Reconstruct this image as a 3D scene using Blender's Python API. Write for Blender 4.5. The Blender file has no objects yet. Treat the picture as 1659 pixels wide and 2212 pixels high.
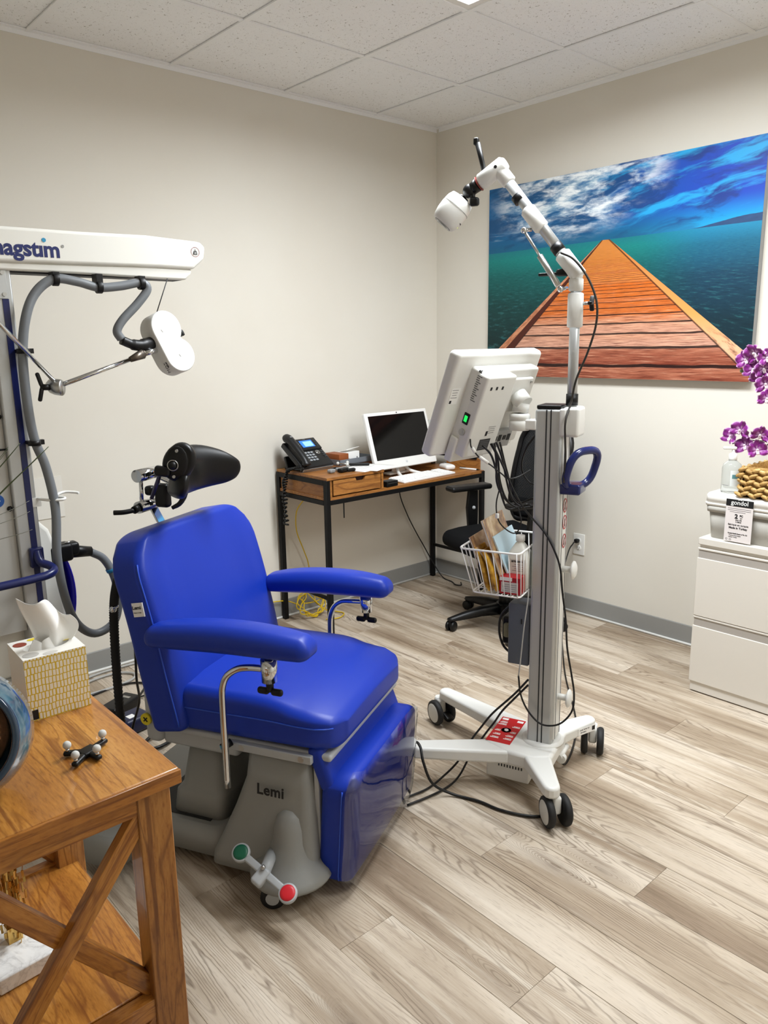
import bpy, bmesh, math, random
from math import sin, cos, pi, radians, sqrt, hypot, atan2, tan
from mathutils import Vector, Matrix

# ------------------------------------------------------------------ camera, world, exposure
scene = bpy.context.scene
COL = scene.collection
cam_data = bpy.data.cameras.new('camera')
cam = bpy.data.objects.new('camera', cam_data)
COL.objects.link(cam)
scene.camera = cam
IMG_W, IMG_H, FOCAL_PX = 1659.0, 2212.0, 1659.9
cam_data.sensor_fit = 'VERTICAL'
cam_data.sensor_height = 36.0
cam_data.lens = 36.0 * FOCAL_PX / IMG_H
cam_data.clip_start = 0.02
cam_data.clip_end = 50
YAW, PITCH, ROLL = 0.7246, -0.2150, -0.0163
_f = Vector((sin(YAW) * cos(PITCH), cos(YAW) * cos(PITCH), sin(PITCH)))
_r0 = Vector((cos(YAW), -sin(YAW), 0))
_u0 = _r0.cross(_f)
_r = cos(ROLL) * _r0 + sin(ROLL) * _u0
_u = -sin(ROLL) * _r0 + cos(ROLL) * _u0
_m = Matrix((_r, _u, -_f)).transposed().to_4x4()
_m.translation = Vector((-3.5139, -3.4469, 1.4899))
cam.matrix_world = _m

world = bpy.data.worlds.new('world')
scene.world = world
world.use_nodes = True
world.node_tree.nodes['Background'].inputs[0].default_value = (0.8, 0.85, 0.9, 1)
world.node_tree.nodes['Background'].inputs[1].default_value = 0.1
scene.view_settings.view_transform = 'Standard'
scene.view_settings.look = 'None'
scene.view_settings.gamma = 1.0
scene.view_settings.use_curve_mapping = False
scene.view_settings.exposure = 0.0
scene.cycles.max_bounces = 16
scene.cycles.diffuse_bounces = 9
LIGHT_W = (78.0, 30.0)   # watts of the troffer in view and of the half-dimmed one behind the viewer
LIGHT_COL = (0.94, 1.0, 1.05)

# ------------------------------------------------------------------ helpers: colour and materials
def lin(c):
    return tuple((x / 12.92 if x <= 0.04045 else ((x + 0.055) / 1.055) ** 2.4) for x in c)
def hexc(h):
    return lin(tuple(int(h[i:i + 2], 16) / 255 for i in (0, 2, 4)))
def rgba(c):
    if isinstance(c, str):
        c = hexc(c)
    return (c[0], c[1], c[2], 1.0)

class S:
    """socket wrapper so that shader maths can be written as expressions"""
    nt = None
    def __init__(s, sock): s.s = sock
    @staticmethod
    def op(kind, *a, clamp=False):
        n = S.nt.nodes.new('ShaderNodeMath'); n.operation = kind; n.use_clamp = clamp
        for i, x in enumerate(a):
            if isinstance(x, S): S.nt.links.new(x.s, n.inputs[i])
            else: n.inputs[i].default_value = float(x)
        return S(n.outputs[0])
    def __add__(s, o): return S.op('ADD', s, o)
    __radd__ = __add__
    def __sub__(s, o): return S.op('SUBTRACT', s, o)
    def __rsub__(s, o): return S.op('SUBTRACT', o, s)
    def __mul__(s, o): return S.op('MULTIPLY', s, o)
    __rmul__ = __mul__
    def __truediv__(s, o): return S.op('DIVIDE', s, o)
    def __rtruediv__(s, o): return S.op('DIVIDE', o, s)
    def fl(s): return S.op('FLOOR', s)
    def fr(s): return S.op('FRACT', s)
    def ab(s): return S.op('ABSOLUTE', s)
    def mx(s, o): return S.op('MAXIMUM', s, o)
    def mn(s, o): return S.op('MINIMUM', s, o)
    def pw(s, o): return S.op('POWER', s, o)
    def gt(s, o): return S.op('GREATER_THAN', s, o)
    def lt(s, o): return S.op('LESS_THAN', s, o)
    def sn(s): return S.op('SINE', s)
    def clamp(s): return S.op('ADD', s, 0.0, clamp=True)
    def step(s, a, b):   # smooth ramp 0..1 between a and b
        n = S.nt.nodes.new('ShaderNodeMapRange'); n.interpolation_type = 'SMOOTHSTEP'
        S.nt.links.new(s.s, n.inputs[0])
        if a <= b:
            n.inputs[1].default_value, n.inputs[2].default_value = a, b
            n.inputs[3].default_value, n.inputs[4].default_value = 0, 1
        else:
            n.inputs[1].default_value, n.inputs[2].default_value = b, a
            n.inputs[3].default_value, n.inputs[4].default_value = 1, 0
        return S(n.outputs[0])

def vec(x, y, z=0.0):
    n = S.nt.nodes.new('ShaderNodeCombineXYZ')
    for i, a in enumerate((x, y, z)):
        if isinstance(a, S): S.nt.links.new(a.s, n.inputs[i])
        else: n.inputs[i].default_value = a
    return S(n.outputs[0])
def xyz(v):
    n = S.nt.nodes.new('ShaderNodeSeparateXYZ'); S.nt.links.new(v.s, n.inputs[0])
    return S(n.outputs[0]), S(n.outputs[1]), S(n.outputs[2])
def noise(v, scale, detail=3, rough=0.5, dist=0.0, col=False):
    n = S.nt.nodes.new('ShaderNodeTexNoise')
    S.nt.links.new(v.s, n.inputs['Vector'])
    n.inputs['Scale'].default_value = scale
    n.inputs['Detail'].default_value = detail
    n.inputs['Roughness'].default_value = rough
    n.inputs['Distortion'].default_value = dist
    return S(n.outputs['Color' if col else 'Fac'])
def mixc(f, a, b):
    n = S.nt.nodes.new('ShaderNodeMix'); n.data_type = 'RGBA'
    for i, x in ((0, f), (6, a), (7, b)):
        if isinstance(x, S): S.nt.links.new(x.s, n.inputs[i])
        elif i == 0: n.inputs[0].default_value = x
        else: n.inputs[i].default_value = rgba(x)
    return S(n.outputs[2])
def ramp(f, stops):
    n = S.nt.nodes.new('ShaderNodeValToRGB')
    S.nt.links.new(f.s, n.inputs[0])
    e = n.color_ramp.elements
    while len(e) < len(stops): e.new(0.5)
    for el, (p, c) in zip(e, stops):
        el.position = p; el.color = rgba(c)
    return S(n.outputs[0])
def coord(kind='Object'):
    n = S.nt.nodes.new('ShaderNodeTexCoord'); return S(n.outputs[kind])
def attr_random():
    n = S.nt.nodes.new('ShaderNodeObjectInfo'); return S(n.outputs['Random'])
def obj_loc():
    n = S.nt.nodes.new('ShaderNodeObjectInfo'); return S(n.outputs['Location'])

MATS = {}
def mat(name, color='cccccc', rough=0.5, metal=0.0, spec=0.5, coat=0.0, trans=0.0, ior=1.45, emit=None, emit_s=0.0,
        bump=0.0, bump_scale=200.0, alpha=1.0, mottle=0.0, mottle_scale=3.0, coat_rough=0.05, sheen=0.0):
    """procedural principled material with optional fine relief and slight tone variation"""
    if name in MATS: return MATS[name]
    m = bpy.data.materials.new(name); m.use_nodes = True
    nt = m.node_tree; b = nt.nodes['Principled BSDF']
    b.inputs['Base Color'].default_value = rgba(color)
    b.inputs['Roughness'].default_value = rough
    b.inputs['Metallic'].default_value = metal
    b.inputs['Specular IOR Level'].default_value = spec
    b.inputs['Coat Weight'].default_value = coat
    b.inputs['Coat Roughness'].default_value = coat_rough
    b.inputs['Transmission Weight'].default_value = trans
    b.inputs['IOR'].default_value = ior
    b.inputs['Alpha'].default_value = alpha
    b.inputs['Sheen Weight'].default_value = sheen
    if emit:
        b.inputs['Emission Color'].default_value = rgba(emit)
        b.inputs['Emission Strength'].default_value = emit_s
    S.nt = nt
    if bump > 0 or mottle > 0:
        tc = coord('Object')
        if bump > 0:
            nz = noise(tc, bump_scale, 3)
            bn = nt.nodes.new('ShaderNodeBump')
            bn.inputs['Strength'].default_value = bump
            bn.inputs['Distance'].default_value = 0.002
            nt.links.new(nz.s, bn.inputs['Height'])
            nt.links.new(bn.outputs[0], b.inputs['Normal'])
        if mottle > 0:
            nz = noise(tc, mottle_scale, 4)
            c = rgba(color)
            d = tuple(x * (1 - mottle) for x in c[:3]); e = tuple(min(1, x * (1 + mottle)) for x in c[:3])
            nt.links.new(mixc(nz.step(0.3, 0.7), d, e).s, b.inputs['Base Color'])
    MATS[name] = m
    return m
def newmat(name):
    m = bpy.data.materials.new(name); m.use_nodes = True
    S.nt = m.node_tree
    MATS[name] = m
    return m, m.node_tree, m.node_tree.nodes['Principled BSDF']
def addbump(nt, b, h, strength=0.3, dist=0.002):
    bn = nt.nodes.new('ShaderNodeBump')
    bn.inputs['Strength'].default_value = strength
    bn.inputs['Distance'].default_value = dist
    nt.links.new(h.s, bn.inputs['Height'])
    nt.links.new(bn.outputs[0], b.inputs['Normal'])

# ------------------------------------------------------------------ helpers: meshes
def Rz(a): return Matrix.Rotation(radians(a), 4, 'Z')
def Rx(a): return Matrix.Rotation(radians(a), 4, 'X')
def Ry(a): return Matrix.Rotation(radians(a), 4, 'Y')
def T(x, y, z): return Matrix.Translation((x, y, z))
def frame(o, x, y, z):
    """matrix with origin o and the given axes"""
    m = Matrix((Vector(x).normalized(), Vector(y).normalized(), Vector(z).normalized())).transposed().to_4x4()
    m.translation = Vector(o)
    return m
def spline(pts, n=8, closed=False):
    """Catmull-Rom through the points"""
    P = [Vector(p) for p in pts]; out = []
    N = len(P)
    for i in range(N if closed else N - 1):
        if closed:
            a, b, c, d = P[(i - 1) % N], P[i], P[(i + 1) % N], P[(i + 2) % N]
        else:
            a = P[i - 1] if i else P[0] * 2 - P[1]
            b, c = P[i], P[i + 1]
            d = P[i + 2] if i + 2 < N else P[-1] * 2 - P[-2]
        for k in range(n):
            t = k / n
            out.append(0.5 * ((2 * b) + (c - a) * t + (2 * a - 5 * b + 4 * c - d) * t * t + (3 * b - a - 3 * c + d) * t ** 3))
    if not closed: out.append(P[-1])
    return out

class MB:
    def __init__(s): s.v = []; s.f = []; s.m = []; s.sm = []
    def add(s, V, F, mi=0, smooth=False, M=None):
        o = len(s.v)
        if M is not None: V = [M @ Vector(p) for p in V]
        s.v += [tuple(p) for p in V]
        for f in F:
            s.f.append(tuple(i + o for i in f)); s.m.append(mi); s.sm.append(smooth)
        return s
    def box(s, c, d, M=None, mi=0):
        x, y, z = d[0] / 2, d[1] / 2, d[2] / 2
        V = [(c[0] + i * x, c[1] + j * y, c[2] + k * z) for i in (-1, 1) for j in (-1, 1) for k in (-1, 1)]
        F = [(0, 1, 3, 2), (4, 6, 7, 5), (0, 4, 5, 1), (2, 3, 7, 6), (0, 2, 6, 4), (1, 5, 7, 3)]
        return s.add(V, F, mi, False, M)
    def bb(s, a, b, M=None, mi=0):
        return s.box([(a[i] + b[i]) / 2 for i in range(3)], [abs(b[i] - a[i]) for i in range(3)], M, mi)
    def rbox(s, c, d, r, seg=3, M=None, mi=0, n=(1, 1, 1), fn=None):
        """rounded box, optionally subdivided and deformed by fn(point)"""
        h = [x / 2 for x in d]; r = min(r, min(h) * 0.999)
        def params(k, nn):
            core = h[k] - r
            a = [-(core + r * tan(pi / 4 * (seg - i) / seg)) for i in range(seg)]
            mid = [-core + 2 * core * i / nn for i in range(nn + 1)]
            return a + mid + [-x for x in reversed(a)]
        P = [params(k, n[k]) for k in range(3)]
        idx = {}; V = []; F = []
        def vid(i, j, k):
            key = (i, j, k)
            if key not in idx:
                p = Vector((P[0][i], P[1][j], P[2][k]))
                q = Vector([max(-(h[a] - r), min(h[a] - r, p[a])) for a in range(3)])
                dd = p - q
                if dd.length > 1e-9: dd = dd.normalized() * r
                w = q + dd
                if fn: w = Vector(fn(w))
                idx[key] = len(V); V.append(w + Vector(c))
            return idx[key]
        L = [len(x) - 1 for x in P]
        for i in range(L[0]):
            for j in range(L[1]):
                F.append((vid(i, j, 0), vid(i, j + 1, 0), vid(i + 1, j + 1, 0), vid(i + 1, j, 0)))
                F.append((vid(i, j, L[2]), vid(i + 1, j, L[2]), vid(i + 1, j + 1, L[2]), vid(i, j + 1, L[2])))
        for i in range(L[0]):
            for k in range(L[2]):
                F.append((vid(i, 0, k), vid(i + 1, 0, k), vid(i + 1, 0, k + 1), vid(i, 0, k + 1)))
                F.append((vid(i, L[1], k), vid(i, L[1], k + 1), vid(i + 1, L[1], k + 1), vid(i + 1, L[1], k)))
        for j in range(L[1]):
            for k in range(L[2]):
                F.append((vid(0, j, k), vid(0, j, k + 1), vid(0, j + 1, k + 1), vid(0, j + 1, k)))
                F.append((vid(L[0], j, k), vid(L[0], j + 1, k), vid(L[0], j + 1, k + 1), vid(L[0], j, k + 1)))
        return s.add(V, F, mi, True, M)
    def cyl(s, p0, p1, r0, r1=None, n=20, caps=True, mi=0, smooth=True, M=None):
        p0, p1 = Vector(p0), Vector(p1); r1 = r0 if r1 is None else r1
        z = (p1 - p0).normalized()
        x = z.orthogonal().normalized(); y = z.cross(x)
        ring = [(cos(2 * pi * i / n), sin(2 * pi * i / n)) for i in range(n)]
        V = [p0 + x * (a * r0) + y * (b * r0) for a, b in ring] + [p1 + x * (a * r1) + y * (b * r1) for a, b in ring]
        F = [(i, (i + 1) % n, n + (i + 1) % n, n + i) for i in range(n)]
        s.add(V, F, mi, smooth, M)
        if caps:
            s.add(V[:n], [tuple(reversed(range(n)))], mi, False, M)
            s.add(V[n:], [tuple(range(n))], mi, False, M)
        return s
    def tube(s, pts, r, n=10, closed=False, mi=0, M=None, caps=True):
        P = [Vector(p) for p in pts]; N = len(P)
        R = r if isinstance(r, (list, tuple)) else [r] * N
        tang = []
        for i in range(N):
            a = P[(i - 1) % N] if (closed or i) else P[0]
            b = P[(i + 1) % N] if (closed or i < N - 1) else P[-1]
            t = b - a
            tang.append(t.normalized() if t.length > 1e-9 else Vector((0, 0, 1)))
        x = tang[0].orthogonal().normalized(); V = []
        for i in range(N):
            t = tang[i]; x = (x - t * x.dot(t))
            x = x.normalized() if x.length > 1e-6 else t.orthogonal().normalized()
            y = t.cross(x)
            for k in range(n):
                a = 2 * pi * k / n
                V.append(P[i] + (x * cos(a) + y * sin(a)) * R[i])
        F = []
        for i in range(N if closed else N - 1):
            j = (i + 1) % N
            for k in range(n):
                F.append((i * n + k, i * n + (k + 1) % n, j * n + (k + 1) % n, j * n + k))
        s.add(V, F, mi, True, M)
        if not closed and caps:
            s.add(V[:n], [tuple(reversed(range(n)))], mi, False, M)
            s.add(V[-n:], [tuple(range(n))], mi, False, M)
        return s
    def lathe(s, prof, n=24, M=None, mi=0, smooth=True, arc=2 * pi, ring=False):
        """ring=True closes the profile on itself (a hollow ring) instead of capping its ends"""
        if ring and len(prof) > 2: prof = list(prof) + [prof[0]]
        V = []; F = []; full = abs(arc - 2 * pi) < 1e-6; m = n if full else n + 1
        for r, z in prof:
            for k in range(m):
                a = arc * k / n; V.append((r * cos(a), r * sin(a), z))
        for i in range(len(prof) - 1):
            for k in range(n):
                k2 = (k + 1) % m
                F.append((i * m + k, i * m + k2, (i + 1) * m + k2, (i + 1) * m + k))
        s.add(V, F, mi, smooth, M)
        if full and not ring:
            if prof[0][0] > 1e-6: s.add(V[:n], [tuple(reversed(range(n)))], mi, False, M)
            if prof[-1][0] > 1e-6: s.add(V[-n:], [tuple(range(n))], mi, False, M)
        return s
    def sphere(s, c, r, n=16, M=None, mi=0, sc=(1, 1, 1)):
        prof = [(r * sin(pi * i / (n // 2)), -r * cos(pi * i / (n // 2))) for i in range(n // 2 + 1)]
        q = MB(); q.lathe([(max(a, 1e-7), b) for a, b in prof], n)
        V = [(p[0] * sc[0] + c[0], p[1] * sc[1] + c[1], p[2] * sc[2] + c[2]) for p in q.v]
        return s.add(V, [f for f in q.f if len(f) == 4], mi, True, M)
    def prism(s, poly, z0, z1, M=None, mi=0, smooth=False):
        """polygon (x, y) counter-clockwise, extruded along z"""
        n = len(poly)
        V = [(x, y, z0) for x, y in poly] + [(x, y, z1) for x, y in poly]
        F = [tuple(reversed(range(n))), tuple(range(n, 2 * n))]
        s.add(V, F, mi, False, M)
        s.add(V, [(i, (i + 1) % n, n + (i + 1) % n, n + i) for i in range(n)], mi, smooth, M)
        return s
    def loft(s, rings, M=None, mi=0, caps=True, smooth=True):
        n = len(rings[0]); V = [p for r in rings for p in r]
        F = [(i * n + k, i * n + (k + 1) % n, (i + 1) * n + (k + 1) % n, (i + 1) * n + k) for i in range(len(rings) - 1) for k in range(n)]
        s.add(V, F, mi, smooth, M)
        if caps:
            s.add(rings[0], [tuple(reversed(range(n)))], mi, False, M)
            s.add(rings[-1], [tuple(range(n))], mi, False, M)
        return s
    def grid(s, fn, nu, nv, mi=0, M=None, smooth=True):
        V = [fn(i / nu, j / nv) for j in range(nv + 1) for i in range(nu + 1)]
        F = [(j * (nu + 1) + i, j * (nu + 1) + i + 1, (j + 1) * (nu + 1) + i + 1, (j + 1) * (nu + 1) + i) for j in range(nv) for i in range(nu)]
        return s.add(V, F, mi, smooth, M)
    def mesh(s, name, mats):
        me = bpy.data.meshes.new(name)
        me.from_pydata(s.v, [], s.f)
        for m in (mats if isinstance(mats, (list, tuple)) else [mats]):
            me.materials.append(m)
        me.polygons.foreach_set('material_index', s.m)
        me.polygons.foreach_set('use_smooth', s.sm)
        bm = bmesh.new(); bm.from_mesh(me)
        bmesh.ops.remove_doubles(bm, verts=bm.verts, dist=1e-6)
        bmesh.ops.recalc_face_normals(bm, faces=bm.faces)
        bm.to_mesh(me); bm.free()
        me.update()
        return me
    def build(s, name, mats, parent=None, bevel=0.0, seg=2, loc=None, rot=None, solid=0.0, sub=0):
        me = s.mesh(name, mats)
        if bevel:
            bm = bmesh.new(); bm.from_mesh(me)
            ed = [e for e in bm.edges if len(e.link_faces) == 2 and e.calc_face_angle(0) > 0.6]
            r = bmesh.ops.bevel(bm, geom=ed, offset=bevel, segments=seg, profile=0.5, affect='EDGES', clamp_overlap=True)
            for f in r['faces']: f.smooth = True
            bm.to_mesh(me); bm.free()
        o = bpy.data.objects.new(name, me); COL.objects.link(o)
        if parent is not None: o.parent = parent
        if loc: o.location = loc
        if rot: o.rotation_euler = rot
        if solid:
            md = o.modifiers.new('solid', 'SOLIDIFY'); md.thickness = solid; md.offset = 0
        if sub:
            md = o.modifiers.new('sub', 'SUBSURF'); md.levels = sub; md.render_levels = sub
        return o

def tag(o, label=None, cat=None, group=None, kind=None):
    if label: o['label'] = label
    if cat: o['category'] = cat
    if group: o['group'] = group
    if kind: o['kind'] = kind
    return o
def thing(name, label, cat, loc=(0, 0, 0), rotz=0.0, group=None):
    o = bpy.data.objects.new(name, None); COL.objects.link(o)
    o.empty_display_size = 0.05
    o.location = loc; o.rotation_euler = (0, 0, radians(rotz))
    return tag(o, label, cat, group)
def struct(o):
    o['kind'] = 'structure'; return o
def text_mesh(txt, size, bold=0.0, align='CENTER', spacing=1.0, extrude=0.0003, squash=1.0):
    """lettering as a flat solid mesh in the xy plane, centred on its baseline box"""
    cu = bpy.data.curves.new('lettering', 'FONT')
    cu.body = txt; cu.size = size; cu.offset = bold; cu.extrude = extrude
    cu.align_x = align; cu.align_y = 'CENTER'; cu.space_character = spacing; cu.resolution_u = 3
    o = bpy.data.objects.new('lettering_tmp', cu); COL.objects.link(o)
    dg = bpy.context.evaluated_depsgraph_get()
    me = bpy.data.meshes.new_from_object(o.evaluated_get(dg))
    bpy.data.objects.remove(o); bpy.data.curves.remove(cu)
    if squash != 1.0:
        for v in me.vertices: v.co.x *= squash
    return me
def lettering(txt, size, M, material, parent=None, name='lettering', **k):
    me = text_mesh(txt, size, **k)
    me.transform(M)
    me.materials.clear(); me.materials.append(material)
    o = bpy.data.objects.new(name, me); COL.objects.link(o)
    if parent is not None: o.parent = parent
    return o
def copy_tree(o, parent=None):
    c = o.copy(); COL.objects.link(c)
    if parent is not None: c.parent = parent
    for ch in list(o.children): copy_tree(ch, c)
    return c
def local(parent):
    """world -> parent's local space, for parents that have only location and z rotation"""
    return (T(*parent.location) @ Matrix.Rotation(parent.rotation_euler[2], 4, 'Z')).inverted()

random.seed(7)
# ------------------------------------------------------------------ materials of the room
def plaster(name, c1, c2):
    m, nt, b = newmat(name)
    tc = coord('Object')
    big = noise(tc, 1.3, 3)
    nt.links.new(mixc(big.step(0.35, 0.65), c1, c2).s, b.inputs['Base Color'])
    b.inputs['Roughness'].default_value = 0.72
    b.inputs['Specular IOR Level'].default_value = 0.25
    addbump(nt, b, noise(tc, 420, 3), 0.25, 0.0006)
    return m
M_WALL = plaster('warm_greige_paint', 'd8d3c8', 'dbd7cd')

def ceiling_tile_mat():
    m, nt, b = newmat('mineral_fibre_tile')
    tc = coord('Object')
    w = noise(tc, 70, 2, col=True)
    x, y, z = xyz(tc)
    n1 = noise(tc, 95, 2, 0.6, 1.2)
    n2 = noise(tc, 260, 2)
    fiss = n1.step(0.36, 0.30)
    pin = n2.step(0.34, 0.28)
    hole = fiss.mx(pin * 0.6)
    base = mixc(noise(tc, 12, 3), 'eff0f1', 'f4f5f6')
    nt.links.new(mixc(hole * 0.75, base, '8e8478').s, b.inputs['Base Color'])
    b.inputs['Roughness'].default_value = 0.95
    b.inputs['Specular IOR Level'].default_value = 0.1
    addbump(nt, b, (1.0 - hole) + n2 * 0.3, 0.7, 0.003)
    return m
M_TILE = ceiling_tile_mat()
M_GRID = mat('painted_steel_grid', 'eff0f1', 0.45, spec=0.4)
M_BASEB = mat('grey_vinyl_cove_base', '8f8f8c', 0.45, mottle=0.03)
M_BASEW = mat('white_base_bead', 'dcdcd8', 0.45)

def plank_mat():
    m, nt, b = newmat('greige_oak_vinyl_plank')
    rnd = attr_random()
    x, y, z = xyz(coord('Object'))
    # every plank gets its own stretch of grain
    ox = rnd * 37.3; oy = (rnd * 191.7)
    X = x + ox; Y = y + oy
    P = vec(X, Y, rnd * 11.0)
    warp = noise(vec(X * 5.0, Y * 1.1, rnd * 9.0), 1.0, 3, 0.5)
    # knots: distance to a few cell points
    vor = nt.nodes.new('ShaderNodeTexVoronoi'); vor.feature = 'F1'
    kv = vec(X * 6.5, Y * 1.9, rnd * 5.0)
    nt.links.new(kv.s, vor.inputs['Vector']); vor.inputs['Scale'].default_value = 1.0
    vor.inputs['Randomness'].default_value = 0.9
    kd = S(vor.outputs['Distance'])
    vc = nt.nodes.new('ShaderNodeSeparateColor'); nt.links.new(vor.outputs['Color'], vc.inputs[0])
    has = S(vc.outputs[0]).gt(0.62)
    knot = has * kd.step(0.34, 0.02)
    core = has * kd.step(0.10, 0.03)
    # cathedral lines: contour lines of a stretched height field
    h = noise(vec(X * 6.5, Y * 0.55, rnd * 3.0), 1.0, 2, 0.45) * 1.0 + knot * 0.22 + warp * 0.05 + noise(vec(X * 40.0, Y * 14.0, rnd), 1.0, 2) * 0.016
    lines = ((h * 52.0).fr() - 0.5).ab() * 2.0
    lines = lines.step(0.50, 1.0)
    fine = noise(vec(X * 260.0, Y * 9.0, rnd * 3.0), 1.0, 3, 0.6)
    pores = noise(vec(X * 420.0, Y * 26.0, rnd), 1.0, 2, 0.5).step(0.42, 0.30)
    big = noise(vec(X * 7.0, Y * 0.9, rnd * 2.0), 1.0, 3, 0.5)
    tone = big.step(0.32, 0.68) * 0.55 + (rnd * 7.31).fr() * 0.33 + fine * 0.22
    base = ramp(tone, [(0.0, '6f5f4d'), (0.25, '897764'), (0.5, 'a2927e'), (0.72, 'b9ab99'), (1.0, 'cdc2b3')])
    lm = lines * noise(vec(X * 6.0, Y * 1.3, rnd), 1.0, 2).step(0.38, 0.66)
    streak = noise(vec(X * 34.0, Y * 1.6, rnd * 4.0), 1.0, 4, 0.6)
    base = mixc(streak.step(0.48, 0.30) * 0.55, base, '6a5743')
    base = mixc(streak.step(0.54, 0.70) * 0.40, base, 'd8cfc0')
    c = mixc((lm * 0.58 + pores * 0.28).clamp(), base, '5c4a38')
    c = mixc((knot * 0.38).clamp(), c, '5f4c39')
    c = mixc((core * 0.6).clamp(), c, '2f251c')
    edge = (x.ab()).step(0.0866, 0.0884)
    c = mixc(edge * 0.30, c, 'c0b29d')
    nt.links.new(c.s, b.inputs['Base Color'])
    nt.links.new((0.40 + lines * 0.1 + fine * 0.1).s, b.inputs['Roughness'])
    b.inputs['Specular IOR Level'].default_value = 0.35
    addbump(nt, b, fine * 0.5 - lm * 0.5 - pores * 0.4, 0.25, 0.0008)
    return m
M_PLANK = plank_mat()
M_SUB = mat('subfloor', '6b5d4c', 0.9)

# ------------------------------------------------------------------ room shell
RX, RY, RH = -4.75, -4.75, 2.7225
def slab(name, a, b, m):
    q = MB(); q.bb(a, b); return struct(q.build(name, m))
wall_left = slab('wall_left', (RX - .1, 0, -.05), (.1, .1, RH + .15), M_WALL)
wall_right = slab('wall_right', (0, RY - .1, -.05), (.1, 0, RH + .15), M_WALL)
wall_rear = slab('wall_rear', (RX - .1, RY - .1, -.05), (0, RY, RH + .15), M_WALL)
wall_near = slab('wall_near', (RX - .1, RY, -.05), (RX, 0, RH + .15), M_WALL)

# floor: planks 0.1775 x 1.22, running along y, three-row stagger
q = MB(); q.bb((RX, RY, -.06), (0, 0, -.004))
floor = struct(q.build('floor', M_SUB))
PW, PL = 0.1775, 1.22
pk = {}
k0 = math.floor((RX + 2.334) / PW)
k = k0
while True:
    xa = -2.334 + k * PW
    if xa >= -0.001: break
    xb = min(xa + PW, -0.0005); xc = max(xa, RX)
    j0 = {0: -2.52, 1: -2.92, 2: -2.12}[k % 3]
    j = j0 - PL * 4
    while j < 0:
        ya, yb = max(j, RY), min(j + PL, -0.0005)
        if yb - ya > 0.01 and xb - xc > 0.01:
            key = (round(xb - xc, 3), round(yb - ya, 3))
            if key not in pk:
                p = MB(); g = 0.0006
                p.box((0, 0, -.002), (key[0] - g, key[1] - g, .004))
                o = p.build('plank', M_PLANK, floor, bevel=0.0007, seg=1)
                pk[key] = o.data
            else:
                o = bpy.data.objects.new('plank', pk[key]); COL.objects.link(o); o.parent = floor
            o.location = ((xc + xb) / 2, (ya + yb) / 2, 0)
        j += PL
    k += 1

# ceiling: lay-in tiles in a steel tee grid
A0, B0, TS = 0.4765, 0.6245, 0.61
q = MB(); q.bb((RX, RY, RH + .05), (0, 0, RH + .15))
ceiling = struct(q.build('ceiling', mat('plenum', '8a8680', 0.9)))
gx = [0.0]; x = -A0
while x > RX: gx.append(x); x -= TS
gx.append(RX)
gy = [0.0]; y = -B0
while y > RY: gy.append(y); y -= TS
gy.append(RY)
# troffers take the two cells at ix 2, iy 2..3 and iy 5..6
LIGHT_CELLS = {(2, 2), (2, 3), (2, 5), (2, 6)}
tk = {}
for i in range(len(gx) - 1):
    for j in range(len(gy) - 1):
        if (i, j) in LIGHT_CELLS: continue
        w, d = gx[i] - gx[i + 1] - .016, gy[j] - gy[j + 1] - .016
        key = (round(w, 3), round(d, 3))
        if key not in tk:
            p = MB(); p.box((0, 0, .008), (w, d, .016)); o = p.build('tile', M_TILE, ceiling); tk[key] = o.data
        else:
            o = bpy.data.objects.new('tile', tk[key]); COL.objects.link(o); o.parent = ceiling
        o.location = ((gx[i] + gx[i + 1]) / 2, (gy[j] + gy[j + 1]) / 2, RH + .004)
for x in gx[1:-1]:
    p = MB(); p.box((x, RY / 2, RH - .001), (.024, -RY, .006)); p.box((x, RY / 2, RH + .02), (.004, -RY, .04))
    p.build('grid_runner', M_GRID, ceiling)
for y in gy[1:-1]:
    p = MB(); p.box((RX / 2, y, RH + .0002), (-RX, .024, .006)); p.box((RX / 2, y, RH + .02), (-RX, .004, .04))
    p.build('grid_runner', M_GRID, ceiling)
p = MB()
p.bb((RX, -.022, RH - .003), (0, 0, RH + .003)); p.bb((RX, -.003, RH - .02), (0, 0, RH + .003))
p.build('wall_angle', M_GRID, ceiling)
p = MB()
p.bb((-.022, RY, RH - .003), (0, -.022, RH + .003)); p.bb((-.003, RY, RH - .02), (0, -.022, RH + .003))
p.build('wall_angle', M_GRID, ceiling)

# ceiling troffers
M_LENS = mat('prismatic_lens', 'ffffff', 0.4, emit='fff4e4', emit_s=3.0)
M_TROF = mat('troffer_white', 'e4e2de', 0.4)
def troffer(i, j0, j1, label, watts):
    xa, xb, ya, yb = gx[i], gx[i + 1], gy[j0], gy[j1 + 1]
    cx, cy = (xa + xb) / 2, (ya + yb) / 2; w, d = xa - xb - .026, ya - yb - .026
    t = thing('ceiling_light', label, 'ceiling light', (cx, cy, RH), group='recessed ceiling lights')
    p = MB(); b = .03
    for sx in (-1, 1): p.box((sx * (w / 2 - b / 2), 0, .006), (b, d, .012))
    for sy in (-1, 1): p.box((0, sy * (d / 2 - b / 2), .006), (w - 2 * b, b, .012))
    p.box((0, 0, .045), (w, d, .01))
    p.build('frame', M_TROF, t)
    p = MB(); p.box((0, 0, .012), (w - 2 * b - .001, d - 2 * b - .001, .006)); p.build('lens', M_LENS, t)
    L = bpy.data.lights.new('tube_light', 'AREA'); L.shape = 'RECTANGLE'; L.size = w - .08; L.size_y = d - .08
    L.energy = watts; L.color = LIGHT_COL; L.spread = radians(168)
    o = bpy.data.objects.new('tube_light', L); COL.objects.link(o); o.parent = t; o.location = (0, 0, .007)
troffer(2, 2, 3, 'recessed fluorescent ceiling light at the top edge above the blue chair', LIGHT_W[0])
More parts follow.
